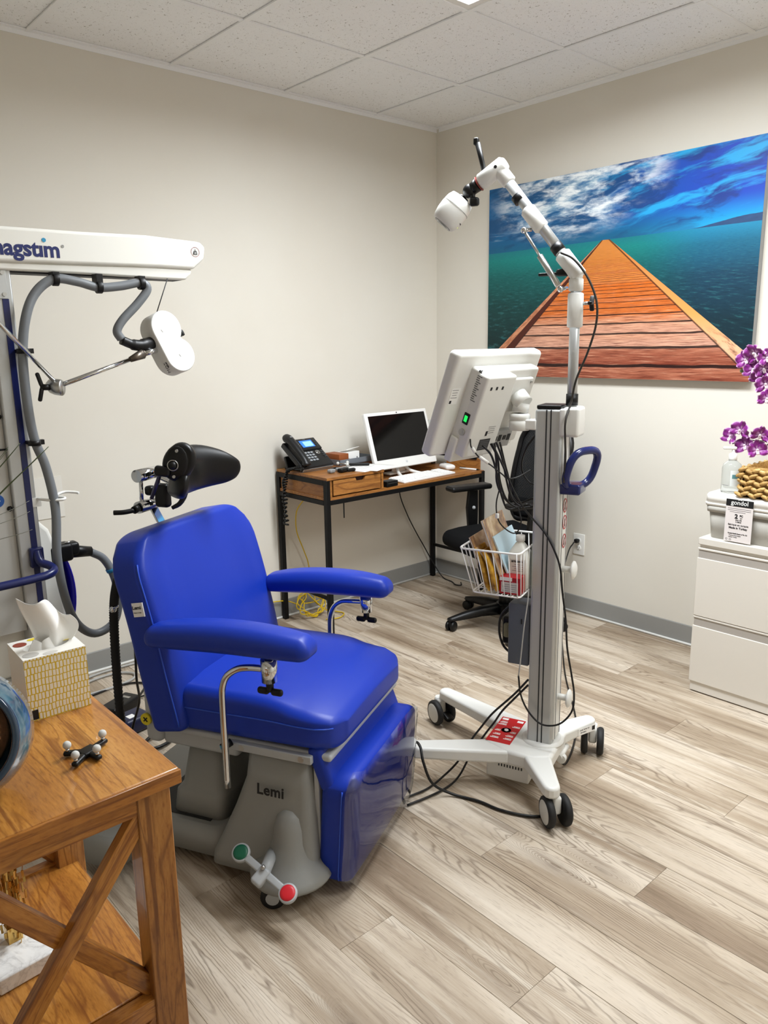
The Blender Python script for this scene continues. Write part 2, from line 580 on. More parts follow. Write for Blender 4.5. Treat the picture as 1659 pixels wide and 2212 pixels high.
troffer(2, 5, 6, 'recessed fluorescent ceiling light behind the viewer on the right', LIGHT_W[1])

# baseboards
def baseboard(name, a, b, nrm):
    p = MB(); a = Vector(a); b = Vector(b); n = Vector(nrm)
    prof = [(0, 0), (.012, 0), (.012, .006), (.005, .013), (.004, .098), (.002, .102), (0, .102)]
    ra = [a + n * d + Vector((0, 0, h)) for d, h in prof]; rb = [b + n * d + Vector((0, 0, h)) for d, h in prof]
    p.loft([ra, rb], smooth=False)
    o = struct(p.build(name, M_BASEB))
    p = MB(); p.cyl(a + n * .008 + Vector((0, 0, .0065)), b + n * .008 + Vector((0, 0, .0065)), .0065, n=8)
    p.build('bead', M_BASEW, o)
    return o
baseboard('baseboard_left', (RX, 0, 0), (0, 0, 0), (0, -1, 0))
baseboard('baseboard_right', (0, 0, 0), (0, RY, 0), (-1, 0, 0))
# ------------------------------------------------------------------ blue treatment chair
M_BLUE = mat('blue_vinyl', '10309c', 0.40, spec=0.38, bump=0.10, bump_scale=900)
M_BLUEP = mat('blue_piping', '2c52c4', 0.4)
M_CGREY = mat('grey_moulded_plastic', '8b8c89', 0.5, bump=0.12, bump_scale=600)
M_LGREY = mat('pale_grey_painted_steel', 'a9adb0', 0.4)
M_CHROME = mat('chrome', 'd4d6d8', 0.05, metal=1.0)
M_STEEL = mat('brushed_steel', 'b4b4b2', 0.3, metal=1.0)
M_BLK = mat('black_plastic', '080809', 0.42, spec=0.4)
M_BLKL = mat('black_leatherette', '070708', 0.38, spec=0.4, bump=0.06, bump_scale=700)
M_RUB = mat('black_rubber', '151516', 0.65)
M_WHT = mat('white_plastic', 'e6e6e2', 0.38)
M_PAPER = mat('white_paper', 'ececea', 0.7)
M_INK = mat('black_ink', '121214', 0.6)
M_YEL = mat('yellow_sticker', 'd8c822', 0.5)
def film_mat(name, tint='ffffff', gl=0.05, base=0.04, gain=0.75):
    m = bpy.data.materials.new(name); m.use_nodes = True; nt = m.node_tree; nt.nodes.clear(); S.nt = nt
    out = nt.nodes.new('ShaderNodeOutputMaterial'); mx = nt.nodes.new('ShaderNodeMixShader')
    tr = nt.nodes.new('ShaderNodeBsdfTransparent'); g = nt.nodes.new('ShaderNodeBsdfGlossy')
    tr.inputs[0].default_value = rgba(tint); g.inputs['Roughness'].default_value = gl
    lw = nt.nodes.new('ShaderNodeLayerWeight'); lw.inputs[0].default_value = 0.35
    nz = noise(coord('Object'), 9.0, 2)
    bn = nt.nodes.new('ShaderNodeBump'); bn.inputs['Strength'].default_value = 0.25; bn.inputs['Distance'].default_value = 0.01
    nt.links.new(nz.s, bn.inputs['Height']); nt.links.new(bn.outputs[0], g.inputs['Normal'])
    nt.links.new((S(lw.outputs['Fresnel']) * gain + base).clamp().s, mx.inputs[0])
    nt.links.new(tr.outputs[0], mx.inputs[1]); nt.links.new(g.outputs[0], mx.inputs[2]); nt.links.new(mx.outputs[0], out.inputs[0])
    MATS[name] = m
    return m
M_FILM = film_mat('clear_plastic_film', 'f6f8fb', 0.06, 0.05, 0.9)

chair = thing('treatment_chair', 'blue vinyl reclining treatment chair with chrome arm posts on a grey moulded base', 'treatment chair',
              (-2.388, -1.988, 0), 27)
# seat cushion -----------------------------------------------------
def seat_fn(p):
    x, y, z = p
    t = (y + .28) / .56                       # 0 front .. 1 rear
    top = max(0.0, z / .062)
    crown = .012 * (1 - (x / .265) ** 2) * top
    dish = -.012 * math.exp(-((t - .55) / .25) ** 2) * top * (1 - (x / .22) ** 2 if abs(x) < .22 else 0)
    nose = -.046 * max(0, (.38 - t) / .38) ** 2 * top
    thick = .014 * t * top
    sway = .014 * math.exp(-((t - .22) / .09) ** 2) * -1 * (abs(x) / .265) ** 4 * top
    lift = -.012 * t + .012
    Rf, df = .085, y + .2825
    edge = (.27 - Rf + sqrt(max(0, Rf * Rf - (Rf - df) ** 2))) / .27 if df < Rf else 1.0
    edge = max(edge, .80)
    return (x * edge, y, z + crown + dish + nose + thick + lift + sway)
p = MB(); p.rbox((.265, .29, .479), (.54, .565, .124), .032, 5, n=(10, 14, 2), fn=seat_fn)
seat = p.build('seat_cushion', M_BLUE, chair)
def seat_pt(x, y, z=.018):
    q = seat_fn((x - .265, y - .29, z)); return (q[0] + .265, q[1] + .29, q[2] + .479)
def pip(pts, parent, r=.003):
    q = MB(); q.tube(pts, r, 6); return q.build('piping', M_BLUEP, parent)
pip([seat_pt(-.0055, .29 + .24 - .5 * i / 24, .012) for i in range(25)], seat, .0022)
pip([seat_pt(.5355, .29 + .24 - .5 * i / 24, .012) for i in range(25)], seat, .0022)
# backrest ----------------------------------------------------------
BH = .575
def back_fn(p):
    x, y, z = p
    t = (z + BH / 2) / BH                     # 0 bottom .. 1 top
    R = .13; d = BH / 2 - z; hw = .31
    k = 1.0
    if d < R: k = (hw - R + sqrt(max(0, R * R - (R - d) ** 2))) / hw
    k *= 1 - .02 * t - .02 * max(0, (.3 - t) / .3)
    u = x / .31
    front = max(0.0, -y / .06)
    bulge = -.022 * front * (1 - u * u) * math.exp(-((t - .25) / .3) ** 2)      # lumbar
    wings = -.016 * front * math.exp(-((abs(u) - .78) / .16) ** 2) * min(1, (1 - t) * 5)
    curve = .020 * max(0, t - .45) ** 2 * 4
    return (x * k, y + bulge + wings + curve, z)
p = MB(); p.rbox((0, 0, BH / 2), (.62, .105, BH), .024, 5, n=(14, 2, 16), fn=back_fn)
BM = T(.272, .528, .415) @ Rx(-11.0)
back = MB().add(p.v, p.f, 0, True, BM)
backo = back.build('backrest', M_BLUE, chair)
def back_pt(x, y, z):
    q = back_fn((x, y, z)); return BM @ Vector((q[0], q[1], q[2] + BH / 2))
pip([back_pt(-.3055, -.0425, -BH / 2 + .02 + (BH - .10) * i / 28) for i in range(29)], backo, .0024)
pip([back_pt(.3055, -.0425, -BH / 2 + .02 + (BH - .10) * i / 28) for i in range(29)], backo, .0024)
# rear shell
p = MB(); p.rbox((0, 0, 0), (.44, .03, .40), .012, 3)
q = MB().add(p.v, p.f, 0, True, T(.265, .615, .62) @ Rx(-11)); q.build('rear_shell', M_LGREY, chair)
p = MB(); p.rbox((.265, .62, .44), (.50, .06, .19), .025, 4); lo = p.build('hinge_cover', M_LGREY, chair)
p = MB(); p.cyl((.006, .632, .425), (.013, .632, .425), .018, n=20); p.build('round_sticker', M_YEL, lo)
p = MB()
for a in (45, -45):
    p.box((0, 0, 0), (.001, .018, .004), T(.0055, .632, .425) @ Rx(a))
p.build('sticker_mark', M_INK, lo)
p = MB(); p.sphere((.012, .615, .50), .011, 12); p.build('cap', M_BLK, lo)
# manufacturer's tag on the backrest seam
tg = MB(); tg.box((0, 0, 0), (.001, .034, .040)); tg.box((0, -.017, 0), (.004, .002, .040))
tp = back_pt(-.3110, -.020, .085)
TM = T(tp.x - .004, tp.y + .004, tp.z) @ Rx(-9) @ Rz(6)
tago = MB().add(tg.v, tg.f, 0, False, TM).build('maker_tag', M_PAPER, chair)
lettering('Lemi', .014, TM @ T(-.0008, .003, .006) @ frame((0, 0, 0), (0, -1, 0), (0, 0, 1), (-1, 0, 0)), M_INK, tago, bold=.0004)
lettering('Made in Italy', .0048, TM @ T(-.0008, .003, -.008) @ frame((0, 0, 0), (0, -1, 0), (0, 0, 1), (-1, 0, 0)), M_INK, tago)

# footrest ----------------------------------------------------------
def foot_fn(p):
    x, y, z = p
    R = .045; d = .165 - z; k = 1.0
    if d < R: k = (.265 - R + sqrt(max(0, R * R - (R - d) ** 2))) / .265
    d2 = z + .165
    if d2 < R: k = min(k, (.265 - R + sqrt(max(0, R * R - (R - d2) ** 2))) / .265)
    bul = -.020 * max(0, -y / .045) * (1 - (z / .165) ** 2) * (1 - (x / .265) ** 2)
    return (x * (k if y < .03 else max(k, .9)), y + bul - .012 * (z / .165), z)
p = MB(); p.rbox((.265, .028, .190), (.53, .10, .33), .030, 5, n=(12, 2, 8), fn=foot_fn)
foot = p.build('footrest', M_BLUE, chair)
pip([(.265 + foot_fn((-.266, -.018, -.14 + .275 * i / 16))[0], .028 + foot_fn((-.266, -.018, -.14 + .275 * i / 16))[1], .190 - .14 + .275 * i / 16) for i in range(17)], foot, .0022)
# clear film over the lower front of the footrest
def film(u, v):
    x = -.269 + .538 * u; z = -.160 + .335 * v
    y = -.0535 - .004 * sin(u * 9 + v * 4) * .4
    q = foot_fn((x, y, z))
    e = abs(u - .5) * 2
    yy = q[1] + (.026 * max(0, e - .93) / .07)
    wob = .0015 * sin(7 * u + 11 * v)
    return (.265 + q[0] * 1.006, .028 + yy - .0025 + wob * .5, .190 + z * 1.0)
p = MB(); p.grid(film, 26, 16)
p.build('clear_cover', M_FILM, foot)
p = MB(); p.rbox((0, 0, 0), (.52, .05, .135), .02, 4, M=T(.265, .066, .372) @ Rx(-20), n=(6, 1, 3))
p.build('calf_pad', M_BLUE, chair)
p = MB()
for x in (.025, .505): p.bb((x - .012, .075, .08), (x + .012, .09, .42))
p.bb((.02, .085, .08), (.51, .10, .30))
p.build('footrest_bracket', M_LGREY, chair, bevel=.003)
# seat frame --------------------------------------------------------
p = MB(); p.bb((.010, .035, .398), (.520, .56, .420)); p.build('seat_frame', M_LGREY, chair, bevel=.008, seg=3)
p = MB(); p.bb((-.008, .085, .392), (.010, .345, .416)); sb = p.build('side_rail', M_LGREY, chair, bevel=.003)
for y in (.115, .30):
    p = MB(); p.cyl((-.0095, y, .404), (-.007, y, .404), .009, n=16); p.build('rail_bolt', M_STEEL, sb)
p = MB(); p.bb((.522, .085, .392), (.538, .345, .416)); p.build('side_rail', M_LGREY, chair, bevel=.003)
p = MB(); p.cyl((-.035, .345, .41), (-.010, .33, .418), .011, n=14); kn = p.build('clamp_knob', M_BLK, chair)
p = MB(); p.cyl((-.0365, .3459, .4095), (-.034, .3444, .4103), .008, n=14); p.build('knob_cap', mat('pale_blue_cap', '4a93b8', .4), kn)
p = MB(); p.rbox((.265, .47, .375), (.46, .26, .07), .015, 3); p.build('under_seat_housing', M_LGREY, chair)

# armrests ----------------------------------------------------------
def arm(x0, side, dz, y0=.295, ln=.53):
    def fn(p):
        x, y, z = p
        t = (y + ln / 2) / ln                  # 0 front .. 1 rear
        w = min(1.0, .55 + 1.5 * t, .55 + 1.5 * (1 - t)) if True else 1
        w = .72 + .28 * (1 - abs(2 * t - 1) ** 3)
        hgt = .70 + .30 * (1 - abs(2 * t - 1) ** 2.5)
        up = .010 * max(0, z / .04)
        bow = .016 * (1 - (2 * t - 1) ** 2) - .016 - .022 * t + .012
        crown = .012 * (1 - (x / .055) ** 2) * max(0, z / .04)
        return (x * w, y, z * hgt + bow + up * 0 + crown)
    p = MB(); p.rbox((x0, y0, .725 + dz), (.112, ln, .068), .031, 5, n=(4, 16, 1), fn=fn)
    a = p.build('armrest', M_BLUE, chair)
    s = side
    cx = x0 + s * .018
    p = MB(); p.cyl((cx, .17, .630 + dz), (cx, .17, .690 + dz), .0215, n=28); p.cyl((cx, .17, .69 + dz), (cx, .17, .705 + dz), .012, n=16)
    p.build('swivel_clamp', M_CHROME, a)
    p = MB(); p.cyl((cx, .17, .602 + dz), (cx, .17, .632 + dz), .010, n=14)
    for sy in (-1, 1):
        p.rbox((cx, .17 + sy * .020, .601 + dz), (.016, .034, .019), .008, 3)
    p.build('clamp_knob', M_BLK, a)
    pts = [(cx, .18, .662 + dz), (cx, .225, .659 + dz), (cx + s * .006, .262, .652 + dz), (cx + s * .010, .292, .630 + dz),
           (cx + s * .010, .307, .598 + dz), (cx + s * .010, .311, .56 + dz), (cx + s * .010, .312, .45 + dz), (cx + s * .010, .312, .315)]
    p = MB(); p.tube(spline(pts, 6), .0095, 14); p.build('support_tube', M_CHROME, a)
arm(-.038, -1, .014, .302, .505)
arm(.575, 1, -.016, .305, .465)

# headrest ----------------------------------------------------------
hx = .265
hb = MB(); hb.box((0, 0, .0), (.034, .007, .15), T(hx, .717, .948) @ Rx(-30)); hb.build('headrest_bar', M_CHROME, chair, bevel=.002)
p = MB(); p.cyl((hx - .06, .757, 1.012), (hx + .06, .757, 1.012), .0185, n=24); lowc = p.build('lower_pivot', M_CHROME, chair)
p = MB(); p.cyl((hx - .062, .757, 1.012), (hx - .08, .757, 1.008), .012, n=14)
p.tube(spline([(hx - .08, .757, 1.008), (hx - .105, .775, 1.006), (hx - .12, .80, 1.006)], 5), .0075, 10)
p.build('lock_lever', M_BLK, lowc)
p = MB(); p.cyl((hx - .062, .752, 1.110), (hx + .05, .752, 1.110), .0195, n=24); p.build('upper_pivot', M_CHROME, chair)
for sx in (-.042, .042):
    p = MB(); p.cyl((hx + sx, .757, 1.012), (hx + sx, .752, 1.11), .0065, n=12)
    p.build('link_rod', M_CHROME, chair)
p = MB(); p.tube(spline([(hx + .02, .75, 1.105), (hx + .03, .70, 1.08), (hx + .02, .665, 1.07), (hx, .63, 1.075)], 6), .009, 12)
p.cyl((hx, .65, 1.075), (hx, .60, 1.09), .014, n=18); p.build('pad_arm', M_CHROME, chair)
p = MB(); p.rbox((hx - .01, .70, 1.045), (.03, .05, .075), .012, 3, M=None)
p.rbox((hx - .02, .738, 1.06), (.03, .03, .03), .01, 3)
p.build('swing_bracket', M_BLK, chair)
p = MB(); p.cyl((hx - .065, .70, 1.045), (hx - .065, .66, 1.125), .006, n=10); p.build('bracket_rod', mat('violet_grey_rod', '4b4a63', .35, metal=.7), chair)
# large concave pad, facing the seat
def pad_fn(p):
    x, y, z = p
    u = x / .15
    k = sqrt(max(.05, 1 - .80 * (z / .075) ** 2)) if True else 1
    c = -.075 * (u * u) + .012 * (z / .06) ** 2
    return (x * (.72 + .28 * k), y * (1 - .2 * u * u) + c, z * (1 - .40 * u * u) + (.012 * u if u > 0 else 0))
p = MB(); p.rbox((0, 0, 0), (.30, .075, .150), .037, 6, M=T(hx, .600, 1.122) @ Rx(16), n=(14, 1, 6), fn=pad_fn)
hp = p.build('headrest_pad', M_BLKL, chair)
# two side pads on ball mounts, the nearer one showing its back plate
def side_pad(x, y, z, s):
    M_ = T(x, y, z) @ Rz(s * -24) @ Rx(10)
    def fn(p):
        a, b, c = p
        return (a, b * (1 - .34 * (c / .058) ** 2) - .10 * c, c * (1 - .25 * (b / .046) ** 2))
    p = MB(); p.rbox((0, 0, 0), (.036, .092, .115), .0165, 4, M=M_, n=(1, 5, 6), fn=fn)
    o = p.build('side_pad', M_BLKL, chair)
    q = MB(); q.sphere((s * .018, .006, 0), 1, 14, M=M_ @ T(s * .016, .004, 0) @ Matrix.Diagonal((.008, .034, .048, 1)) @ T(-s * .018, -.006, 0))
    q.sphere((s * .026, .012, -.008), .012, 12, M=M_)
    q.rbox((s * .022, .040, -.030), (.020, .045, .030), .0095, 3, M=M_)
    q.build('pad_mount', M_BLK, o)
    for dz in (.034, -.040):
        q = MB(); q.cyl(M_ @ Vector((s * .023, .006, dz)), M_ @ Vector((s * .027, .006, dz)), .0045, n=10)
        q.build('screw', M_STEEL, o)
    q = MB(); q.lathe([(.013, 0), (.016, 0), (.016, .003), (.013, .003)], 20, ring=True, M=M_ @ T(s * .026, .012, -.008) @ Ry(90 * s))
    q.build('ball_ring', M_STEEL, o)
side_pad(hx - .125, .545, 1.172, -1)
side_pad(hx + .118, .60, 1.118, 1)
p = MB(); p.tube(spline([(hx - .03, .60, 1.075), (hx - .035, .605, 1.05), (hx - .045, .615, 1.03), (hx - .055, .635, 1.018)], 5), [.010, .010, .010, .0095, .009, .009, .0085, .008, .008, .0075, .0075, .007, .007, .0065, .006, .006], 10)
p.build('release_lever', M_BLK, chair)

# grey base ---------------------------------------------------------
def rrect(x0, x1, y0, y1, r, z, n=5):
    out = []
    for cx, cy, a0 in ((x1 - r, y1 - r, 0), (x0 + r, y1 - r, 90), (x0 + r, y0 + r, 180), (x1 - r, y0 + r, 270)):
        for i in range(n + 1):
            a = radians(a0 + 90 * i / n); out.append((cx + r * cos(a), cy + r * sin(a), z))
    return out
p = MB()
p.loft([rrect(-.045, .40, .075, .405, .03, .045), rrect(-.045, .40, .075, .400, .03, .075), rrect(-.035, .40, .078, .375, .035, .13),
        rrect(-.022, .40, .082, .335, .035, .22), rrect(-.010, .40, .090, .300, .03, .31), rrect(.000, .40, .10, .285, .02, .40)])
tower = p.build('front_column_cover', M_CGREY, chair)
# flared dome over the front castor with its tall ridge
p = MB(); p.lathe([(.114, .062), (.116, .070), (.108, .085), (.080, .105), (.062, .128), (.050, .16), (.044, .20), (.034, .232), (.015, .248), (.0001, .25)], 30, M=T(-.012, .155, 0))
p.build('castor_dome', M_CGREY, chair)
lettering('Lemi', .042, T(-.0245, .205, .300) @ Ry(7) @ frame((0, 0, 0), (0, -1, 0), (0, 0, 1), (-1, 0, 0)) @ Matrix.Shear('XZ', 4, (.0, .0)), M_INK, chair, name='maker_lettering', bold=.0012, spacing=1.05)
p = MB()
p.loft([rrect(-.015, .44, .37, .83, .04, .040), rrect(-.015, .44, .37, .83, .04, .105), rrect(.005, .42, .39, .81, .04, .125)])
p.build('base_rail', M_CGREY, chair)
p = MB(); p.bb((.02, .44, .124), (.40, .66, .128)); p.build('base_recess', mat('recess_black', '2a2a28', .7), chair)
p = MB()
p.loft([rrect(.03, .36, .40, .585, .03, .122), rrect(.035, .36, .40, .575, .03, .19), rrect(.040, .36, .40, .565, .02, .20), rrect(.048, .36, .41, .56, .03, .21), rrect(.06, .35, .42, .53, .03, .355)])
p.build('lift_motor_cover', M_CGREY, chair)
p = MB()
p.loft([rrect(-.160, .03, .635, .785, .03, .035), rrect(-.160, .03, .635, .785, .03, .110), rrect(-.145, .03, .65, .77, .03, .125)])
rc = p.build('rear_outrigger', M_CGREY, chair)
lettering('G', .012, T(-.09, .71, .1255) @ Rz(-60), M_INK, rc, bold=.0004)
p = MB()
p.loft([rrect(.41, .59, .635, .785, .03, .035), rrect(.41, .59, .635, .785, .03, .110), rrect(.41, .575, .65, .77, .03, .125)])
p.build('rear_outrigger', M_CGREY, chair)
p = MB(); p.add([(.075, .60, .1263), (.13, .60, .1263), (.103, .65, .1263)], [(0, 1, 2)]); p.build('warning_triangle', M_YEL, chair)
def castor(x, y, parent, r=.030, a=30):
    M_ = T(x, y, r) @ Rz(a)
    w = MB()
    for s in (-.017, .017): w.lathe([(.010, -.009), (r * .9, -.009), (r, -.005), (r, .005), (r * .9, .009), (.010, .009)], 24, M=M_ @ T(s, 0, 0) @ Ry(90))
    o = w.build('castor', M_RUB, parent)
    w = MB(); w.rbox((0, 0, .012), (.018, .04, .05), .006, 2, M=M_); w.cyl(M_ @ Vector((0, .01, .02)), M_ @ Vector((0, .01, .045)), .008, n=10)
    for s in (-.027, .027): w.cyl(M_ @ Vector((s * .96, 0, 0)), M_ @ Vector((s, 0, 0)), r * .55, n=16)
    w.build('castor_fork', M_LGREY, o)
castor(-.082, .175, chair, .034, 20); castor(.45, .175, chair, .034, 20); castor(-.08, .71, chair, .032, 50); castor(.52, .71, chair, .032, 10)
# brake pedal rocker: green end up, red end down
ga, ra = Vector((-.112, .252, .158)), Vector((-.150, .092, .105))
hub = (ga + ra) / 2
p = MB()
d = (ra - ga).normalized(); up = Vector((-.55, -.1, .83)); sd = d.cross(up).normalized(); up = sd.cross(d)
PM = frame(hub, d, sd, up)
L = (ra - ga).length
p.rbox((L * .25, 0, 0), (L * .5, .020, .014), .005, 2, M=PM); p.rbox((-L * .25, 0, 0), (L * .5, .020, .014), .005, 2, M=PM)
for e in (-1, 1): p.lathe([(.0001, -.009), (.023, -.009), (.025, -.005), (.025, .005), (.023, .007), (.0001, .007)], 24, M=PM @ T(e * L / 2, 0, 0))
p.rbox((0, .012, 0), (.034, .05, .028), .009, 3, M=PM); p.cyl(hub, hub + Vector((.08, .02, 0)), .016, n=16)
ped = p.build('brake_pedal', M_LGREY, chair)
for e, nm, c in ((-1, 'green_pad', '0d5a40'), (1, 'red_pad', 'c8202c')):
    p = MB(); p.lathe([(.0001, .011), (.012, .0105), (.019, .009), (.0205, .007), (.0205, .006)], 24, M=PM @ T(e * L / 2, 0, 0)); p.build(nm, mat(nm, c, .4), ped)
p = MB(); p.sphere(tuple(PM @ Vector((-.004, -.006, .02))), .007, 10); p.build('pedal_bolt', M_STEEL, ped)
# ------------------------------------------------------------------ white camera stand on castors
M_SWHT = mat('white_powder_coat', 'dcdcd8', 0.36, bump=0.05, bump_scale=500)
M_ALU = mat('anodised_aluminium', 'b9bbbb', 0.38, metal=0.55)
M_GROOVE = mat('dark_groove', '2b2c2e', 0.6)
M_NAVY = mat('navy_gloss_plastic', '14205a', 0.18, spec=0.6)
M_REDL = mat('red_label', 'c01018', 0.35)
stand = thing('camera_stand', 'white wheeled camera stand with tall aluminium post and jointed upper arm', 'stand', (-1.696, -2.171, 0), 20.7)
XC = .234
# base: body and four legs
def legpoly(a, b, wa, wb):
    a, b = Vector((a[0], a[1])), Vector((b[0], b[1])); d = (b - a).normalized(); n = Vector((-d.y, d.x))
    pts = [a - n * wa, b - n * wb]
    for i in range(1, 6):
        t = -pi / 2 + pi * i / 6
        pts.append(b + d * (cos(t) * wb) + n * (sin(t) * wb))
    pts += [b + n * wb, a + n * wa]
    return [(p.x, p.y) for p in pts]
p = MB()
hubpoly = [(XC - .095, .045), (XC + .095, .045), (XC + .125, .10), (XC + .12, .20), (XC + .085, .285), (XC - .085, .285), (XC - .12, .20), (XC - .125, .10)]
p.prism(hubpoly, .095, .149)
p.build('base_hub', M_SWHT, stand, bevel=.012, seg=3)
TIPS = {'fr': (.468, .562), 'fl': (.0, .562), 'rr': (.478, .005), 'rl': (-.006, .005)}
ROOT = {'fr': (XC + .075, .20), 'fl': (XC - .075, .20), 'rr': (XC + .07, .11), 'rl': (XC - .07, .11)}
for kx in ('fr', 'fl', 'rr', 'rl'):
    p = MB(); p.prism(legpoly(ROOT[kx], TIPS[kx], .048, .027), 0, 1)
    V = []
    rt, tp = Vector(ROOT[kx]), Vector(TIPS[kx]); L = (tp - rt).length; d = (tp - rt) / L
    for x, y, z in p.v:
        t = max(0, min(1.05, (Vector((x, y)) - rt).dot(d) / L))
        V.append((x, y, (.098 + .004 * t) if z < .5 else (.1465 - .004 * t)))
    p.v = V
    leg = p.build('leg', M_SWHT, stand, bevel=.010, seg=3)
    if kx == 'rr':
        n = Vector((d.y, -d.x)); c = rt + d * (L * .80) + n * .0365
        Mx = frame((c.x, c.y, .122), (-d.x, -d.y, 0) if False else (d.x, d.y, 0), (0, 0, 1), (n.x, n.y, 0))
        p = MB(); p.box((0, 0, 0), (.085, .026, .0006), Mx); lb = p.build('rating_plate', M_PAPER, leg)
        lettering('model  SN 00  12V', .006, Mx @ T(-.012, .006, .0006), M_INK, lb)
        lettering('IP20 50/60Hz', .005, Mx @ T(-.018, -.004, .0006), M_INK, lb)
        p = MB(); p.box((.032, 0, .0006), (.014, .016, .0004), Mx); p.build('code_block', M_INK, lb)
# castors, 100 mm twin wheel
def twin_castor(x, y, ang, lock=False):
    M_ = T(x, y, .05) @ Rz(ang); r = .05
    c = MB(); c.rbox((0, .012, .022), (.030, .052, .062), .010, 3, M=M_); c.cyl(M_ @ Vector((0, .018, .03)), M_ @ Vector((0, .018, .056)), .016, n=18)
    o = c.build('castor', M_SWHT, stand)
    for s_ in (-1, 1):
        w = MB(); w.lathe([(.012, -.011), (r * .86, -.012), (r * .97, -.008), (r, -.003), (r, .003), (r * .97, .008), (r * .86, .012), (.012, .011)], 36, M=M_ @ T(s_ * .028, 0, 0) @ Ry(90))
        wo = w.build('wheel', M_RUB, o)
        w = MB(); w.lathe([(.0001, .0), (.034, .0), (.039, -.002), (.039, -.006)], 30, M=M_ @ T(s_ * .0415, 0, 0) @ Ry(90 * s_))
        w.build('wheel_cap', mat('pale_grey_hub', 'c9c9c5', .4), o)
    if lock:
        w = MB(); w.rbox((0, -.045, .018), (.03, .04, .008), .003, 2, M=M_ @ Rx(20)); w.build('brake_tab', M_BLK, o)
twin_castor(.462, .580, -35, True); twin_castor(.0, .575, 20); twin_castor(.492, -.012, -78); twin_castor(.0, -.010, -52)
# red label on the hub
LM = T(XC + .012, .238, .1494)
p = MB(); p.box((0, 0, 0), (.185, .088, .0006), LM); rl = p.build('red_label', M_REDL, stand)
p = MB(); p.lathe([(.0001, 0), (.017, 0)], 24, M=LM @ T(0, 0, .0006)); p.build('label_disc', mat('label_blue', '1d2f86', .4), rl)
p = MB(); p.prism([(-.009, -.004), (-.002, -.009), (.008, -.005), (.010, .003), (.003, .009), (.0, .004), (-.006, .006)], 0, .0003, M=LM @ T(0, 0, .0009)); p.build('label_mark', M_PAPER, rl)
for i, (x, y, ln) in enumerate(((-.065, .022, .030), (-.040, .022, .026), (-.012, .028, .02), (.035, .026, .03), (.052, .026, .026), (-.062, -.024, .028), (-.040, -.024, .026), (-.012, -.028, .02), (.03, -.026, .028))):
    p = MB()
    p.box((x, y, .0005), (.0045, ln, .0004), LM); p.box((x + .007, y - .002, .0005), (.003, ln * .8, .0004), LM)
    p.box((x + .0035, y - .002, .0004), (.006, .002, .0002), LM)
    p.build('label_text', M_PAPER, rl)
for x, y in ((.078, .028), (.076, -.028)):
    p = MB(); p.box((x, y, .0005), (.014, .022, .0004), LM); p.build('label_picture', M_PAPER, rl)
# power supply slung under the hub
p = MB(); p.bb((XC - .10, .12, .030), (XC + .04, .27, .092)); ps = p.build('power_box', M_SWHT, stand, bevel=.004)
for i in range(9):
    p = MB(); p.box((XC - .1003, .145 + i * .010, .080), (.0012, .0045, .010)); p.build('vent_slot', M_GROOVE, ps)
p = MB(); p.rbox((XC - .02, .09, .07), (.05, .05, .035), .008, 2); p.build('bracket', M_SWHT, stand)
p = MB(); p.cyl((XC + .02, .052, .085), (XC + .11, .048, .085), .012, n=14); p.cyl((XC + .03, .045, .075), (XC + .05, .045, .075), .016, n=14); p.build('cable_gland', M_SWHT, stand)
# post
PX0, PX1, PY0, PY1, PT = .20, .30, .065, .150, 1.285
p = MB(); p.bb((PX0, PY0, .14), (PX1, PY1, PT)); post = p.build('post', M_ALU, stand, bevel=.008, seg=2)
for y in (.0985, .1125):
    p = MB(); p.bb((PX0 - .0012, y - .002, .15), (PX0 + .001, y + .002, PT - .002)); p.build('groove', M_GROOVE, post)
p = MB(); p.bb((PX0 + .012, PY0 - .006, .17), (PX1 - .012, PY0 + .002, PT - .08)); rail = p.build('rear_rail', M_SWHT, post, bevel=.002)
for x in (PX0 + .0225, PX1 - .0225):
    p = MB(); p.bb((x - .002, PY0 - .0068, .17), (x + .002, PY0 - .005, PT - .082)); p.build('groove', M_GROOVE, rail)
for z in (.976, .921, .859):
    MF = frame((XC + .016, PY0 - .0072, z), (-1, 0, 0), (0, 0, 1), (0, 1, 0)); MF = frame((XC + .016, PY0 - .0072, z), (1, 0, 0), (0, 0, 1), (0, -1, 0))
    p = MB(); p.lathe([(.0001, 0), (.0235, 0)], 28, M=MF); d_ = p.build('prohibition_sticker', M_PAPER, rail)
    p = MB(); p.lathe([(.019, .0003), (.0235, .0003)], 28, M=MF, ring=True); p.box((0, 0, .0003), (.040, .0035, .0002), MF @ Rz(45)); p.build('sticker_ring', mat('sticker_red', 'b01525', .5), d_)
    p = MB(); p.prism([(-.004, -.014), (.004, -.014), (.005, .003), (.002, .012), (-.003, .012), (-.006, .002)], .0001, .0002, M=MF); p.build('sticker_figure', M_INK, d_)
p = MB(); p.bb((PX0 + .004, PY0 + .004, PT), (PX1 - .004, PY1 - .004, PT + .012)); p.build('post_cap', M_BLK, stand, bevel=.003)
p = MB(); p.lathe([(.072, 0), (.072, .006), (.066, .010), (.062, .014)], 32, M=T(.25, .1075, .144)); p.build('post_collar', M_SWHT, stand)
# cable hooks on the rear
for z in (.764, .315):
    p = MB(); p.cyl((.25, PY0, z), (.25, PY0 - .040, z), .011, n=16); p.lathe([(.0001, .010), (.020, .008), (.030, .002), (.031, -.002), (.024, -.006), (.0001, -.007)], 28, M=T(.25, PY0 - .042, z) @ Rx(90))
    p.build('cable_hook', M_SWHT, stand)
